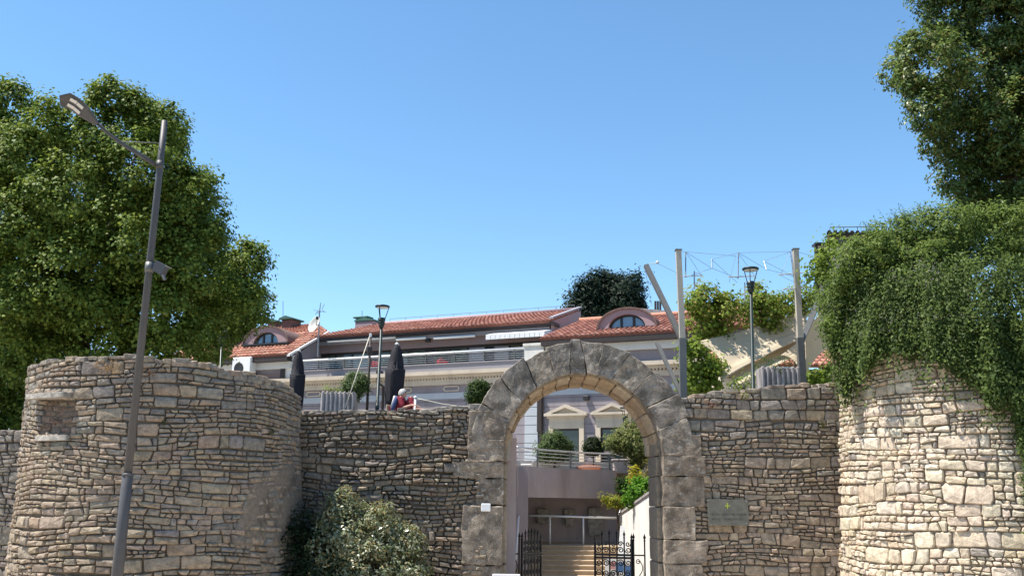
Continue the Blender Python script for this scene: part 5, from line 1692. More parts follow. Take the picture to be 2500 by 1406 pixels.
for (x0, y0, x1, y1, Y0, Y1, w, lab, bulb) in ((1577, 648, 1664, 826, 27.2, 26.35, 0.135, 'long grey steel beam leaning left above the right wing roof', True),
                                               (1604, 838, 1650, 935, 27.2, 26.6, 0.1, 'short grey beam leaning over the right flank of the arch', False),
                                               (2018, 690, 1958, 830, 28.5, 26.3, 0.15, 'grey beam leaning right from the post into the creeper', False)):
    a, b = P(x0, y0, Y0), P(x1, y1, Y1)
    k = (b.z - TZ) / (a.z - b.z)
    foot = b + (b - a) * k if lab.startswith('short') else b
    if lab.startswith('grey beam'): foot = b
    root = empty('leaning_beam', foot, lab, 'beam', GP)
    box_post(foot, a, w, w).build('beam', 'galvanised', root)
    if bulb:
        MB().lathe([(0.02, -0.03), (0.05, 0), (0.045, 0.04), (0.01, 0.07)], P(1605, 642, Y0), 10).build('insulator', 'lamp_glass', root, smooth=True)
        MB().tube([P(1578, 646, Y0), P(1605, 642, Y0)], 0.012, 6).build('insulator_rod', 'lamp_glass', root)
        MB().tube([P(1574, 652, Y0), P(1592, 748, Y0)], 0.006, 5).build('cable', 'wire', root)
# wire sculpture between the posts
ws = empty('wire_sculpture', P(1800, 640, 26.2), 'light lattice of struts and cables strung between the two tall posts', 'wire sculpture')
for (x0, y0, x1, y1) in ((1674, 615, 1674, 677), (1695, 662, 1695, 706), (1738, 633, 1738, 655), (1803, 617, 1802, 680), (1865, 637, 1871, 658), (1930, 615, 1937, 675), (1818, 690, 1818, 735)):
    MB().tube([P(x0, y0, 26.3), P(x1, y1, 26.1)], 0.017, 6).build('strut', 'wire', ws)
for (x0, y0, x1, y1) in ((1668, 675, 1715, 672), (1778, 676, 1842, 674), (1900, 671, 1966, 665), (1912, 706, 1975, 701)):
    MB().tube([P(x0, y0, 25.9), P(x1, y1, 26.5)], 0.017, 6).build('pale_strut', 'wire_pale', ws)
for (x0, y0, x1, y1) in ((1664, 614, 1796, 625), (1803, 617, 1938, 614), (1674, 615, 1738, 655), (1738, 633, 1803, 617), (1674, 677, 1738, 655), (1675, 616, 1712, 672), (1738, 634, 1800, 690),
                         (1803, 617, 1872, 658), (1865, 637, 1930, 615), (1803, 680, 1738, 655), (1797, 622, 1780, 690), (1866, 638, 1940, 676), (1930, 616, 1905, 672), (1937, 675, 1871, 657),
                         (1695, 665, 1716, 672), (1605, 643, 1656, 668), (1942, 614, 1985, 625), (1803, 619, 1842, 673), (1905, 672, 1970, 705), (1712, 673, 1690, 708)):
    MB().tube([P(x0, y0, 26.2), P(x1, y1, 26.25)], 0.0055, 4).build('cable', 'wire', ws)
# cream sails: sagging sheets between corner points
def sail(corners, Ys, label, sag=0.35, n=28):
    c = [P(x, y, Y) for (x, y), Y in zip(corners, Ys)]
    V, F = [], []
    for j in range(n + 1):
        for i in range(n + 1):
            s, t = i / n, j / n
            # edges curve inwards
            k = 0.09 * (4 * t * (1 - t))
            s2 = k + (1 - 2 * k) * s
            k2 = 0.07 * (4 * s * (1 - s))
            t2 = k2 + (1 - 2 * k2) * t
            p = c[0].lerp(c[1], s2).lerp(c[3].lerp(c[2], s2), t2)
            p.z -= sag * 4 * s * (1 - s) * t * (1 - t)
            p.z += 0.05 * noise.noise(Vector((s * 2.0 + c[0].x, t * 7.0 - s * 2.0, 1.0))) * min(1, 6 * s * (1 - s))
            V.append(p)
    for j in range(n):
        for i in range(n):
            a = j * (n + 1) + i
            F.append((a, a + 1, a + n + 2, a + n + 1))
    o = mesh_obj('shade_sail', V, F, 'sail', smooth=True)
    sd = o.modifiers.new('Solidify', 'SOLIDIFY'); sd.thickness = 0.012
    return tag(o, label, 'shade sail', 'cream shade sails')
sail([(1696, 836), (1990, 752), (1985, 815), (1762, 930)], [27.6, 29.5, 28.6, 26.8], 'upper cream shade sail dappled with leaf shadows', 0.1)
sail([(1765, 925), (1955, 818), (1992, 850), (1775, 952)], [27.3, 29.0, 28.4, 26.7], 'lower cream shade sail behind the terrace lamp', 0.12)
sail([(1960, 800), (2025, 735), (2020, 850), (1962, 920)], [27.2, 28.4, 28.0, 27.0], 'cream shade sail hanging right of the right post', 0.1)
sail([(1905, 868), (1968, 815), (1975, 845), (1945, 890)], [27.9, 28.6, 28.4, 27.8], 'small cream shade sail strip left of the right post', 0.05)
# low house with red tiles behind the sails
hY = 32.0
lh = empty('low_house', (P(1900, 900, hY).x, hY + 2, TZ), 'low house with red tiles showing between the cream sails', 'house')
a, b = P(1765, 905, hY), P(2040, 892, hY)
zt = P(1800, 822, hY + 3).z
MB().box(a.x, b.x + 2, hY + 0.3, hY + 6, TZ, b.z - 0.1).build('wall', 'cream', lh)
tiled_roof((a.x - 0.2, hY - 0.1, b.z), (b.x + 2, hY - 0.1, b.z), (b.x + 2, hY + 3.2, zt), (a.x - 0.2, hY + 3.2, zt), 'roof', lh, random.Random(3), world=True)
# cream building behind the creeper
cY = 34.0
a, b = P(1988, 600, cY), P(2160, 590, cY)
cbld = empty('cream_building', ((a.x + b.x) / 2, cY + 2, TZ), 'tall cream building peeping out above the creeper', 'building')
sl_ = (a.x + 0.05) / cY
MB().prism([(a.x + 0.05, cY, TZ), (b.x + 3, cY, TZ), (b.x + 3, cY + 5, TZ), (a.x + 0.15 + 5 * sl_, cY + 5, TZ)], (0, 0, a.z - TZ)).build('wall', 'cream', cbld)
MB().box(a.x, a.x + 0.1, cY - 0.06, cY + 0.06, TZ, a.z + 0.02).box(a.x, a.x + 1.6, cY - 0.12, cY + 0.3, a.z + 0.02, a.z + 0.1).build('gutter', 'dark_frame', cbld)
a2 = P(2012, 572, cY + 0.5)
MB().prism([(a2.x + 0.15, cY + 0.4, a.z + 0.1), (b.x + 3, cY + 0.4, a.z + 0.1), (b.x + 3, cY + 5.4, a.z + 0.1), (a2.x + 0.25 + 5 * sl_, cY + 5.4, a.z + 0.1)], (0, 0, a2.z - a.z - 0.15)).build('top_storey', 'brown_wall', cbld)
tiled_roof((a2.x, cY + 0.2, a2.z), (b.x + 3, cY + 0.2, a2.z), (b.x + 3, cY + 3.0, a2.z + 0.35), (a2.x + 3 * sl_, cY + 3.0, a2.z + 0.35), 'roof', cbld, random.Random(4), world=True, pal=[(0.1, 0.075, 0.065), (0.13, 0.09, 0.075)], under='dark_brown')
r0, r1 = P(2026, 555, cY + 0.4), P(2160, 553, cY + 0.4)
rl_ = MB().tube([r0, r1], 0.018, 6).build('roof_rail', 'wire', cbld)
for k in range(5):
    q = r0.lerp(r1, k / 4)
    MB().tube([q, (q.x, q.y, a2.z)], 0.014, 5).build('rail_post', 'wire', rl_)

# ------------------------------------------------------------------ trees
def lob(lst, Y, dy=1.0, seed=0):
    rr = random.Random(seed)
    out = []
    for (x, y, r_) in lst:
        Yi = Y + rr.uniform(-dy, dy)
        c = P(x, y, Yi)
        out.append((c.x, Yi, c.z, r_ / PPM(Yi)))
    return out
G1 = [(0.16, 0.225, 0.038), (0.115, 0.175, 0.03), (0.23, 0.28, 0.05), (0.08, 0.13, 0.022), (0.19, 0.24, 0.04)]
big = [(25, 262, 62), (118, 318, 66), (60, 400, 105), (268, 250, 52), (332, 258, 46), (250, 345, 78), (388, 312, 58), (345, 415, 95), (180, 470, 105), (60, 560, 115), (430, 485, 88), (495, 545, 66),
       (330, 585, 125), (180, 670, 125), (470, 640, 95), (608, 640, 46), (560, 712, 72), (400, 755, 120), (60, 735, 115), (250, 815, 115), (495, 800, 60), (130, 865, 105), (30, 905, 75), (370, 860, 80),
       (40, 1012, 34), (0, 1030, 40), (20, 965, 55), (-20, 1000, 60), (60, 985, 30), (-60, 350, 110), (-120, 600, 170), (-80, 850, 130), (-200, 450, 120)]
t1 = empty('lime_tree', (P(190, 1000, 30.5).x, 30.5, TZ), 'large leafy green tree behind the left tower', 'tree')
LB = []
for i_, (x, y, r_) in enumerate(big):       # a deep rounded crown, bulging towards the street at mid height
    k_ = math.sqrt(max(0.0, 1 - ((x - 240) / 470.0) ** 2 - ((y - 480) / 460.0) ** 2))
    LB += lob([(x, y, r_ * 0.94)], 33.2 - 5.4 * k_, 0.4, i_)
# a second layer behind for depth
LB += lob([(x + 20, y + 25, r_ * 1.0) for (x, y, r_) in big[2:24:2]], 35.0, 0.8, 2)
crown('crown', LB, G1, 101, t1, 'leaf_tree', leaf=0.115, per_m2=10, leaves=54, clump=0.32, inner=0.22, upness=0.9, aspect=0.8, droop=0.3, jag=0.2, sub_lobes=6)
tb = Vector((P(190, 1000, 30.5).x, 30.5, TZ))
f1 = P(195, 700, 30.5)
limb('trunk', [tb, P(190, 850, 30.5), f1], 0.42, 0.28, t1, 12)
for (x, y, Y) in ((110, 430, 30.0), (205, 470, 29.8), (330, 380, 30.2), (430, 560, 29.6), (60, 560, 30.5), (540, 690, 30.0), (270, 300, 30.8)):
    e_ = P(x, y, Y)
    mid = f1.lerp(e_, 0.5) + Vector((0.25 * (1 if x > 195 else -1), -0.2, -0.1))
    limb('limb', [f1 - Vector((0, 0, 0.3)), mid, e_], 0.17, 0.035, t1)
# dark evergreen behind it
DG = [(0.016, 0.03, 0.014), (0.022, 0.038, 0.016), (0.012, 0.024, 0.012)]
t2 = empty('dark_evergreen', (P(610, 900, 48).x, 48, TZ), 'dark evergreen peeping out between the big tree and the left dormer', 'tree')
crown('crown', lob([(600, 800, 40), (625, 770, 22), (580, 840, 45), (560, 780, 40)], 48, 0.6, 4), DG, 7, t2, leaf=0.22, per_m2=6, leaves=26, clump=0.45, inner=0.3)
limb('trunk', [(P(595, 900, 48).x, 48, TZ), P(595, 800, 48)], 0.25, 0.1, t2)
# cedar behind the roofs
DC = [(0.018, 0.034, 0.02), (0.026, 0.045, 0.026), (0.013, 0.026, 0.016), (0.034, 0.054, 0.03)]
t3 = empty('cedar_tree', (P(1480, 780, 58).x, 58, 7.0), 'dark bushy cedar rising behind the hotel roofs', 'tree')
crown('crown', lob([(1475, 725, 46), (1420, 745, 33), (1535, 705, 32), (1510, 735, 45), (1440, 710, 30), (1495, 692, 26), (1465, 688, 22), (1545, 740, 28), (1405, 760, 20), (1552, 690, 16), (1450, 765, 35)], 58, 0.8, 6), DC, 8, t3, leaf=0.32, per_m2=10, leaves=40, clump=0.5, inner=0.28, aspect=0.3, upness=0.7, jag=0.3)
limb('trunk', [(P(1480, 780, 58).x, 58, 7.0), P(1480, 720, 58)], 0.4, 0.15, t3)
# evergreen tree overhanging at the right
RG = [(0.125, 0.185, 0.044), (0.095, 0.15, 0.036), (0.175, 0.235, 0.06), (0.07, 0.115, 0.03), (0.15, 0.2, 0.044), (0.105, 0.165, 0.038), (0.17, 0.15, 0.038)]
rt = [(2330, 40, 80), (2440, 60, 105), (2212, 122, 36), (2186, 180, 42), (2285, 165, 92), (2400, 195, 110), (2490, 150, 95), (2272, 270, 62), (2325, 345, 74), (2415, 330, 105), (2500, 300, 110), (2345, 445, 54), (2420, 460, 95),
      (2500, 450, 95), (2372, 530, 44), (2470, 545, 60), (2300, -60, 80), (2420, -80, 130), (2600, 100, 180), (2620, 350, 170), (2600, -120, 160), (2560, 560, 90)]
t4 = empty('holm_oak', (P(2560, 700, 24.5).x, 24.5, TZ), 'dense dark evergreen tree overhanging at the top right', 'tree')
crown('crown', lob(rt, 24.2, 1.0, 9), RG, 10, t4, 'leaf_gloss', leaf=0.12, per_m2=15, leaves=40, clump=0.24, inner=0.22, upness=0.7, aspect=0.45, droop=0.1, jag=0.12, sub_lobes=7)
pal_y = [(0.22, 0.14, 0.02), (0.16, 0.1, 0.03)]
limb('trunk', [(P(2560, 700, 24.5).x, 24.5, TZ), P(2540, 500, 24.5), P(2500, 320, 24.4)], 0.3, 0.16, t4, 10)
for (x, y) in ((2320, 80), (2260, 200), (2440, 100), (2340, 400)):
    limb('limb', [P(2520, 430, 24.5), P((2520 + x) / 2, (430 + y) / 2 + 20, 24.4), P(x, y, 24.2)], 0.12, 0.02, t4)
# creeping evergreen draped over the right tower
def drape(seed):
    rg = np.random.default_rng(seed)
    C, Nn, W = [], [], []
    lowx = (1995, 2030, 2050, 2072, 2085, 2110, 2180, 2250, 2320, 2360, 2400, 2440, 2470, 2486, 2500, 2560)
    lowy = (740, 880, 965, 1010, 950, 905, 870, 872, 900, 935, 965, 1000, 1010, 1060, 1200, 1500)
    strands = 4200
    for s in range(strands):
        u = rg.uniform(-TRr * 1.95, TRr * 0.55)
        z = TRtop + 0.15
        th_ = 0.14 + 0.3 * (0.5 + 0.5 * noise.noise(Vector((u * 1.3, 0.4, 2)))) + rg.uniform(-0.1, 0.12)
        th_ += 0.38 * max(0.0, (-u / TRr - 1.15))
        L = rg.uniform(0.6, 3.5) if rg.random() < 0.75 else 6.0
        z0 = z - rg.uniform(0, 4.2)
        over = rg.uniform(20, 95) if rg.random() < 0.07 else 0.0
        nleaf = int(L * 28)
        for k in range(nleaf):
            zz = z0 - L * k / nleaf
            uu = u + 0.1 * math.sin(zz * 2.1 + s)
            p = S_right(uu, zz, th_ + 0.34 * max(-0.3, noise.noise(Vector((uu * 3.2, zz * 0.8, 7)))) + 0.07 * rg.normal())
            x, y = px_of(p)
            lim = interp(x, lowx, lowy) + 22 * noise.noise(Vector((x * 0.03, 1.2, 0))) + rg.normal() * 14 + over
            if y > lim or zz < 0.4: break
            if p.x < 9.0 and zz < 2.9: break
            a = uu / TRr
            C.append((p.x + rg.normal() * 0.05, p.y + rg.normal() * 0.05, p.z + rg.normal() * 0.04))
            Nn.append((math.sin(a) + rg.normal() * 0.5, -math.cos(a) + rg.normal() * 0.5, 0.55 + rg.normal() * 0.5))
    return np.array(C), unit(np.array(Nn))
cp = empty('creeper', (TRc.x - 1, TRc.y - 1, 0), 'thick green creeper hanging over the right tower', 'creeper')
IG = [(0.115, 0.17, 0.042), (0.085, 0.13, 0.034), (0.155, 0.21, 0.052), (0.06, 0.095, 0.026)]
rg = np.random.default_rng(12)
C, Nn = drape(13)
V, F = leaf_mesh(C, Nn, 0.068 * rg.uniform(0.6, 1.5, (len(C), 1)), rg, aspect=0.5, droop=1.2)
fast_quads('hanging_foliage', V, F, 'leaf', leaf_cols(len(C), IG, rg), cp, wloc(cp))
LG = [(0.165, 0.235, 0.05), (0.13, 0.195, 0.042), (0.215, 0.275, 0.064)]  # brighter greens paint the sunlit top of the creeper
mound = lob([(2090, 640, 44), (2120, 700, 60), (2060, 690, 34), (2050, 740, 40), (2085, 630, 40), (2130, 610, 55), (2190, 590, 62), (2250, 575, 66), (2320, 570, 70), (2400, 580, 80), (2480, 580, 80), (2150, 680, 80), (2250, 670, 90), (2380, 680, 90), (2040, 800, 28), (2560, 600, 100)], 21.6, 0.5, 14)
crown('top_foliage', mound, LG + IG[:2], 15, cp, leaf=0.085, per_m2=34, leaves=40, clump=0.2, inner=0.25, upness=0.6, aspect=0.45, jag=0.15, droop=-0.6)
tw = MB()
rr = random.Random(8)
for k in range(46):
    x = rr.uniform(2090, 2360)
    y = interp(x, (2090, 2200, 2360), (575, 530, 512))
    b = P(x, y + 20, 21.6 + rr.uniform(-0.4, 0.4))
    e_ = b + Vector((rr.uniform(-0.25, 0.2), rr.uniform(-0.1, 0.1), rr.uniform(0.2, 0.5)))
    tw.tube([b, b.lerp(e_, 0.5) + Vector((0.02, 0, 0.02)), e_], [0.006, 0.004, 0.002], 4)
    for j in range(9):
        q = b.lerp(e_, 0.3 + 0.7 * j / 8)
        d = Vector((rr.uniform(-1, 1), rr.uniform(-1, 1), rr.uniform(-0.2, 0.8))).normalized() * 0.05
        s_ = Vector((rr.uniform(-1, 1), rr.uniform(-1, 1), rr.uniform(-1, 1))).normalized() * 0.012
        tw.add([q, q + d * 0.5 + s_, q + d, q + d * 0.5 - s_], [(0, 1, 2, 3)])
tw.build('loose_twigs', 'leaf', cp, cols=[(0.08, 0.13, 0.03)] * len(tw.v))['kind'] = 'stuff'
limb('stem', [(TRc.x - 0.4, TRc.y - 0.2, TRtop - 0.4), (TRc.x - 0.6, TRc.y - 0.6, TRtop + 0.6)], 0.08, 0.03, cp)

# vines and small trees round the sails
VG = [(0.2, 0.28, 0.04), (0.24, 0.32, 0.05), (0.155, 0.22, 0.034), (0.28, 0.33, 0.06), (0.29, 0.26, 0.07)]
def small_tree(name, lobes_px, Y, pal, seed, label, cat, foot, group=None, m='leaf', dy=0.3, z0=None, **kw):
    z0 = TZ if z0 is None else z0
    fx = P(foot[0], foot[1], Y).x
    root = empty(name, (fx, Y, z0), label, cat, group)
    lb = lob(lobes_px, Y, dy, seed)
    crown('crown', lb, pal, seed, root, m, **kw)
    top = max(lb, key=lambda q: q[3])
    limb('trunk', [(fx, Y, z0), (fx + (top[0] - fx) * 0.4, Y, z0 + (top[2] - z0) * 0.5), (top[0], top[1], top[2])], kw.get('tr', 0.05) if False else 0.05, 0.02, root)
    return root
vk = dict(leaf=0.11, per_m2=24, leaves=32, clump=0.26, inner=0.35, aspect=0.75, upness=0.5, jag=0.25)
small_tree('vine', [(1725, 740, 42), (1765, 775, 38), (1715, 790, 36), (1740, 820, 36), (1690, 745, 22), (1770, 730, 20), (1720, 712, 18)], 28.3, VG, 31, 'light green leafy vine just right of the left steel post', 'vine', (1725, 950), 'vines by the shade sails', **vk)
small_tree('vine', [(1860, 745, 34), (1830, 770, 28), (1880, 780, 30), (1900, 745, 26), (1845, 720, 22), (1870, 810, 20), (1805, 745, 16)], 28.7, VG, 32, 'light green vine behind the terrace lamp, above the sails', 'vine', (1860, 950), 'vines by the shade sails', **vk)
small_tree('vine', [(1935, 735, 26), (1960, 745, 24), (1915, 770, 18), (1980, 730, 18), (1945, 780, 12)], 29.3, VG, 33, 'yellow-green vine behind the right steel post', 'vine', (1940, 950), 'vines by the shade sails', **vk)
small_tree('vine', [(2000, 660, 26), (2025, 625, 24), (2040, 585, 18), (2030, 690, 26), (1990, 680, 16)], 24.9, VG[:3] + IG[:1], 34, 'bright leaves at the left edge of the creeper', 'vine', (2030, 940), 'vines by the shade sails', **vk)
small_tree('leafy_shrub', [(1700, 880, 34), (1715, 920, 40), (1690, 930, 30), (1740, 900, 26), (1690, 850, 22), (1735, 935, 22)], 26.9, VG[:3], 35, 'sunny green shrub at the foot of the left steel post', 'shrub', (1705, 955), 'shrubs on the right terrace', **vk)
small_tree('leafy_shrub', [(1990, 920, 22), (2010, 935, 22), (1975, 935, 16), (2030, 915, 22)], 26.5, VG[:3], 36, 'green shrub under the hanging sail, left of the creeper', 'shrub', (1995, 950), 'shrubs on the right terrace', **vk)
small_tree('leafy_shrub', [(1870, 885, 16), (1900, 888, 18), (1925, 890, 14), (1845, 900, 12)], 25.05, [(0.05, 0.1, 0.02), (0.08, 0.14, 0.03)], 37, 'low green plants growing in the right planter', 'shrub', (1895, 900), 'shrubs on the right terrace', leaf=0.06, per_m2=50, leaves=22, clump=0.12, inner=0.3, aspect=0.3)
small_tree('leafy_shrub', [(1790, 938, 12), (1815, 935, 16), (1838, 915, 14)], 25.8, VG[:3], 38, 'small shrub left of the terrace lamp foot', 'shrub', (1815, 950), 'shrubs on the right terrace', leaf=0.07, per_m2=40, leaves=20, clump=0.14, inner=0.3)
# terrace shrubs on the left
BOX = [(0.045, 0.08, 0.016), (0.06, 0.1, 0.02), (0.032, 0.058, 0.013)]
OLE = [(0.1, 0.15, 0.05), (0.075, 0.12, 0.035), (0.14, 0.19, 0.075), (0.055, 0.09, 0.028)]
def ball(px_, py_, r_, Y, seed, label, pal, group=None, stem=True, z0=None, **kw):
    c = P(px_, py_, Y)
    z0 = TZ if z0 is None else z0
    root = empty('topiary_bush', (c.x, Y, z0), label, 'bush', group)
    rr = r_ / PPM(Y)
    kk = dict(leaf=0.06, per_m2=150, leaves=30, clump=0.13, inner=0.3, aspect=0.6, jag=0.08)
    kk.update(kw)
    crown('crown', [(c.x, Y, c.z, rr), (c.x + rr * 0.12, Y, c.z + rr * 0.25, rr * 0.85), (c.x - rr * 0.1, Y - 0.05, c.z - rr * 0.2, rr * 0.9)], pal, seed, root, 'leaf', **kk)
    limb('stem', [(c.x, Y, z0), (c.x + 0.02, Y, c.z)], 0.03, 0.02, root)
ball(1170, 960, 27, 25.0, 41, 'clipped round bush beside the left flank of the arch', BOX, 'round terrace bushes')
ball(868, 942, 28, 25.3, 42, 'round oleander bush on a stem beside the left planter', OLE, 'round terrace bushes', leaf=0.09, aspect=0.28, jag=0.3)
small_tree('leafy_shrub', [(808, 948, 9), (822, 951, 7), (798, 952, 6)], 25.05, VG[:2], 43, 'small yellow-green plant in the left planter', 'shrub', (806, 955), leaf=0.06, per_m2=70, leaves=14, clump=0.1, inner=0.3, aspect=0.25, z0=None)
# plants on the balcony and slope seen through the arch
bz = ztop_b - 0.1
small_tree('oleander', [(1352, 1092, 30), (1335, 1105, 22), (1372, 1098, 24), (1355, 1080, 20)], 36.0, OLE, 44, 'spreading light green oleander on the balcony', 'bush', (1355, 1140), leaf=0.12, per_m2=60, leaves=28, clump=0.2, inner=0.35, aspect=0.36, z0=bz)
ball(1448, 1090, 20, 36.2, 45, 'dark clipped ball bush on a stem in front of the windows', [(0.022, 0.04, 0.012), (0.03, 0.052, 0.016), (0.018, 0.03, 0.01)], 'round balcony bushes', z0=bz, leaf=0.07)
small_tree('olive_tree', [(1520, 1075, 26), (1555, 1085, 34), (1500, 1085, 18), (1540, 1055, 22), (1580, 1100, 28), (1560, 1120, 22)], 33.0, [(0.15, 0.19, 0.05), (0.19, 0.22, 0.07), (0.11, 0.14, 0.04), (0.24, 0.23, 0.09)], 46, 'yellowish olive tree at the right edge of the arch opening', 'tree', (1560, 1170), leaf=0.12, per_m2=55, leaves=30, clump=0.2, inner=0.35, aspect=0.4, jag=0.25, z0=TZ - 1.0)
YL = [(0.5, 0.42, 0.03), (0.42, 0.4, 0.04), (0.3, 0.33, 0.04), (0.55, 0.45, 0.05)]
small_tree('golden_shrub', [(1552, 1148, 13), (1548, 1165, 15), (1560, 1160, 12)], 31.5, YL, 47, 'upright golden yellow shrub under the olive tree', 'shrub', (1552, 1190), 'garden shrubs on the slope', leaf=0.06, per_m2=60, leaves=24, clump=0.12, inner=0.4, z0=3.0)
small_tree('golden_shrub', [(1488, 1222, 13), (1505, 1226, 15), (1518, 1232, 12), (1475, 1216, 8)], 33.6, [(0.34, 0.32, 0.04), (0.26, 0.28, 0.04), (0.16, 0.2, 0.03)], 48, 'low yellow-green shrub spilling over the end of the white wall', 'shrub', (1510, 1240), 'garden shrubs on the slope', leaf=0.08, per_m2=60, leaves=22, clump=0.13, inner=0.4, z0=2.0)
BG = [(0.1, 0.24, 0.02), (0.14, 0.3, 0.03), (0.07, 0.17, 0.018)]
small_tree('leafy_shrub', [(1570, 1195, 26), (1545, 1210, 20), (1590, 1185, 20), (1535, 1225, 14), (1556, 1188, 16)], 30.0, BG, 49, 'bright green leafy shrub on top of the white wall', 'shrub', (1570, 1220), 'garden shrubs on the slope', leaf=0.12, per_m2=34, leaves=20, clump=0.18, inner=0.4, aspect=0.5, z0=2.6)
small_tree('leafy_shrub', [(1522, 1175, 16), (1528, 1195, 18), (1520, 1200, 14)], 34.6, [(0.03, 0.06, 0.014), (0.045, 0.085, 0.018)], 50, 'dark green shrub against the balcony corner', 'shrub', (1525, 1230), 'garden shrubs on the slope', leaf=0.09, per_m2=40, leaves=22, clump=0.16, inner=0.4, z0=2.3)
small_tree('leafy_shrub', [(1590, 1130, 14), (1592, 1155, 14)], 30.5, [(0.12, 0.11, 0.03), (0.16, 0.12, 0.03), (0.07, 0.08, 0.02)], 51, 'brownish shrub between the olive tree and the right jamb', 'shrub', (1592, 1190), 'garden shrubs on the slope', leaf=0.07, per_m2=40, leaves=20, clump=0.14, inner=0.4, z0=3.2)
# pots, bowl and chair on the balcony
c_ = P(1440, 1143, 35.5)
tag(MB().lathe([(0.25, -0.3), (0.36, -0.1), (0.44, 0.0), (0.46, 0.03), (0.46, 0.1), (0.42, 0.11), (0.4, 0.05)], (c_.x, 35.9, c_.z), 24).build('terracotta_bowl', 'terracotta', smooth=True), 'wide terracotta bowl behind the balcony railing', 'bowl')
c_ = P(1518, 1124, 35.4)
bpot = empty('square_pot', (c_.x, 35.9, bz), 'square grey pot at the corner of the balcony', 'pot')
MB().bbox(c_.x - 0.28, c_.x + 0.28, 35.6, 36.16, bz, c_.z, 0.03).build('pot_body', 'concrete', bpot)
MB().bbox(c_.x - 0.33, c_.x + 0.33, 35.55, 36.21, c_.z, c_.z + 0.07, 0.02).build('pot_rim', 'concrete', bpot)
c_ = P(1287, 1128, 33.2)
wc = empty('white_chair', (c_.x, 33.2, ztop_b - 0.12), 'white chair just behind the left end of the balcony railing', 'chair')
MB().bbox(c_.x - 0.22, c_.x + 0.18, 33.0, 33.45, ztop_b + 0.08, ztop_b + 0.12, 0.015).build('seat', 'white_paint', wc)
MB().prism([(c_.x + 0.12, 33.0, ztop_b + 0.12), (c_.x + 0.16, 33.0, ztop_b + 0.12), (c_.x + 0.28, 33.0, ztop_b + 0.3), (c_.x + 0.24, 33.0, ztop_b + 0.3)], (0, 0.45, 0)).build('backrest', 'white_paint', wc)
for (x, y) in ((-0.2, 33.03), (0.16, 33.03), (-0.2, 33.42), (0.16, 33.42)):
    MB().tube([(c_.x + x, y, ztop_b - 0.12), (c_.x + x, y, ztop_b + 0.08)], 0.015, 6).build('leg', 'white_paint', wc)
# red geraniums behind the roof terrace railing
for (x, y, lab) in ((913, 888, 'red flowers behind the roof railing near the dark mast'), (1077, 884, 'red flowers behind the roof railing right of the black parasol')):
    u, z = PF(x, y, 0.7)
    c3 = hpt(u, 0.7, z)
    root = empty('red_flowers', (c3.x, c3.y, z_cor), lab, 'flowers', 'red flowers on the roof terrace')
    rg2 = np.random.default_rng(int(x))
    crown('petals', [(c3.x, c3.y, c3.z, 0.16), (c3.x + 0.2, c3.y, c3.z - 0.03, 0.12)], [(0.55, 0.03, 0.03), (0.45, 0.02, 0.03)], int(x), root, leaf=0.06, per_m2=90, leaves=14, clump=0.1)['kind'] = 'stuff'
    MB().lathe([(0.1, 0), (0.15, 0.25), (0.16, 0.26), (0.14, 0.26)], (c3.x + 0.08, c3.y, z_cor), 12).build('pot', 'terracotta', root, smooth=True)
# shrubs at the foot of the wall
SG = [(0.26, 0.28, 0.16), (0.19, 0.22, 0.1), (0.36, 0.37, 0.24), (0.27, 0.21, 0.08), (0.14, 0.17, 0.07)]  # pale leaf tones painted in for highlights on glossy leaves
sh = empty('glossy_shrub', (P(900, 1400, 22.3).x, 22.3, 0.13), 'glossy shrub, highlights put into its leaf colours, at the foot of the wall left of the arch', 'shrub', 'shrubs at the foot of the wall')
crown('crown', lob([(835, 1235, 36), (815, 1275, 36), (880, 1265, 36), (930, 1265, 34), (850, 1320, 60), (940, 1320, 58), (990, 1330, 42), (900, 1390, 80), (1000, 1390, 45), (800, 1350, 50), (820, 1440, 80), (960, 1470, 80)], 22.2, 0.35, 61), SG, 62, sh, 'leaf_shiny', leaf=0.085, per_m2=60, leaves=30, clump=0.18, inner=0.3, aspect=0.45, upness=0.5, jag=0.2)
for k in range(5):
    limb('stem', [(sh.location.x + 0.1 * (k - 2), 22.3, 0.13), (sh.location.x + 0.25 * (k - 2), 22.25, 0.8), (sh.location.x + 0.4 * (k - 2), 22.2, 1.5)], 0.03, 0.012, sh)
sh = empty('dark_shrub', (P(735, 1400, 22.0).x, 22.0, 0.13), 'dark green shrub in the shade between the tower and the glossy shrub', 'shrub', 'shrubs at the foot of the wall')
crown('crown', lob([(735, 1275, 28), (710, 1320, 32), (760, 1310, 38), (730, 1370, 55), (770, 1390, 50), (690, 1400, 40), (740, 1460, 80)], 22.0, 0.3, 63), [(0.03, 0.05, 0.02), (0.04, 0.062, 0.024), (0.022, 0.038, 0.016)], 64, sh, 'leaf', leaf=0.08, per_m2=34, leaves=24, clump=0.2, inner=0.3, aspect=0.4, jag=0.25)  # leaf greens darkened for the shade it stands in
for k in range(3):
    limb('stem', [(sh.location.x + 0.1 * (k - 1), 22.0, 0.13), (sh.location.x + 0.25 * (k - 1), 22.0, 1.3)], 0.03, 0.012, sh)
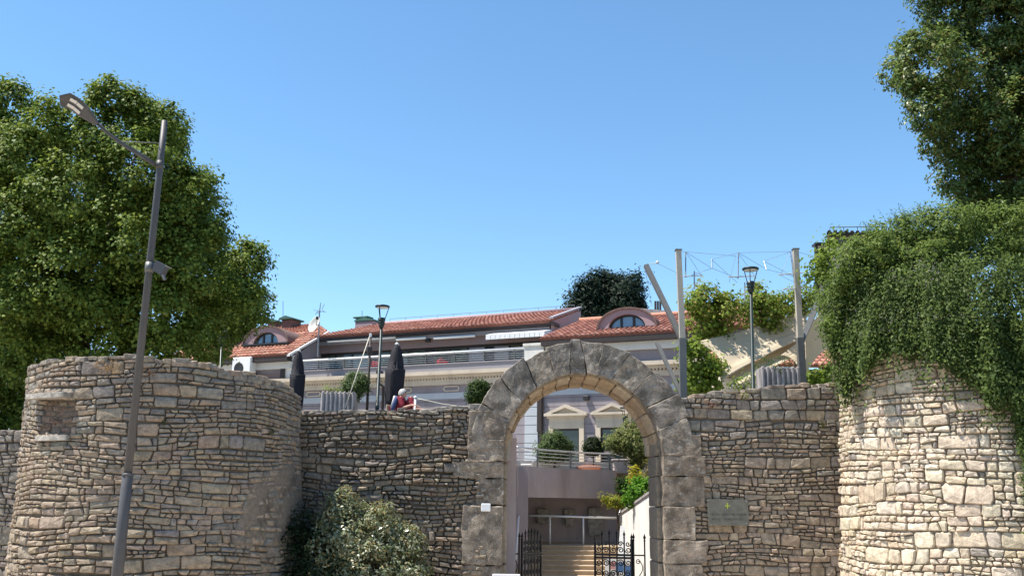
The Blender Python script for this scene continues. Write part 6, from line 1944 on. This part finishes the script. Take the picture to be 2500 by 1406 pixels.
# dry tufts on the left tower
def tuft(px_, py_, r_, seed, label, pal, grp):
    u, v = uv_left(px_, py_)
    c = S_left(u, v, 0.07)
    root = empty('dry_plant', c, label, 'plant', grp)
    rr = r_ / PPM(20.0)
    crown('foliage', [(c.x, c.y, c.z, rr), (c.x + rr, c.y, c.z - rr * 0.2, rr * 0.8)], pal, seed, root, leaf=0.045, per_m2=110, leaves=20, clump=0.1, inner=0.5, aspect=0.25)
TF = [(0.34, 0.22, 0.1), (0.28, 0.17, 0.08), (0.4, 0.28, 0.14)]
tuft(248, 894, 15, 71, 'dry tan plant tuft left of the lamp post on the tower rim', TF, 'dry plants on the left tower')
tuft(280, 893, 14, 72, 'dry tan plant tuft touching the left side of the lamp post', TF, 'dry plants on the left tower')
tuft(345, 905, 17, 73, 'brown dry plant right of the lamp post below the tower rim', [(0.16, 0.09, 0.06), (0.2, 0.12, 0.07)], 'dry plants on the left tower')

# weeds rooted in the joints
def weed(c, r_, seed, label, pal):
    root = empty('wall_weed', c, label, 'plant', 'weeds growing on the walls')
    crown('foliage', [(c.x, c.y, c.z, r_), (c.x + r_ * 0.8, c.y, c.z - r_ * 0.5, r_ * 0.7)], pal, seed, root, leaf=0.05, per_m2=110, leaves=14, clump=0.09, inner=0.5, aspect=0.35)
WG = [(0.05, 0.075, 0.02), (0.07, 0.09, 0.025), (0.1, 0.09, 0.03)]
for (x, y, r_, lab) in ((392, 1030, 0.06, 'small dark weed in the middle of the left tower'), (642, 1050, 0.07, 'small dark weed high on the right flank of the left tower')):
    u, v = uv_left(x, y)
    weed(S_left(u, v, 0.05), r_, int(x), lab, WG)
weed(P(2000, 1036, WY - 0.06), 0.09, 81, 'dark green weed below the creeper on the right stone wall', WG)
weed(P(1736, 985, WY - 0.07), 0.08, 82, 'reddish dry weed just right of the arch shoulder', [(0.2, 0.1, 0.075), (0.26, 0.14, 0.1)])
weed(P(1818, 966, WY - 0.06), 0.06, 83, 'small yellow-green weed under the cap stones of the right wall', [(0.2, 0.22, 0.04)])
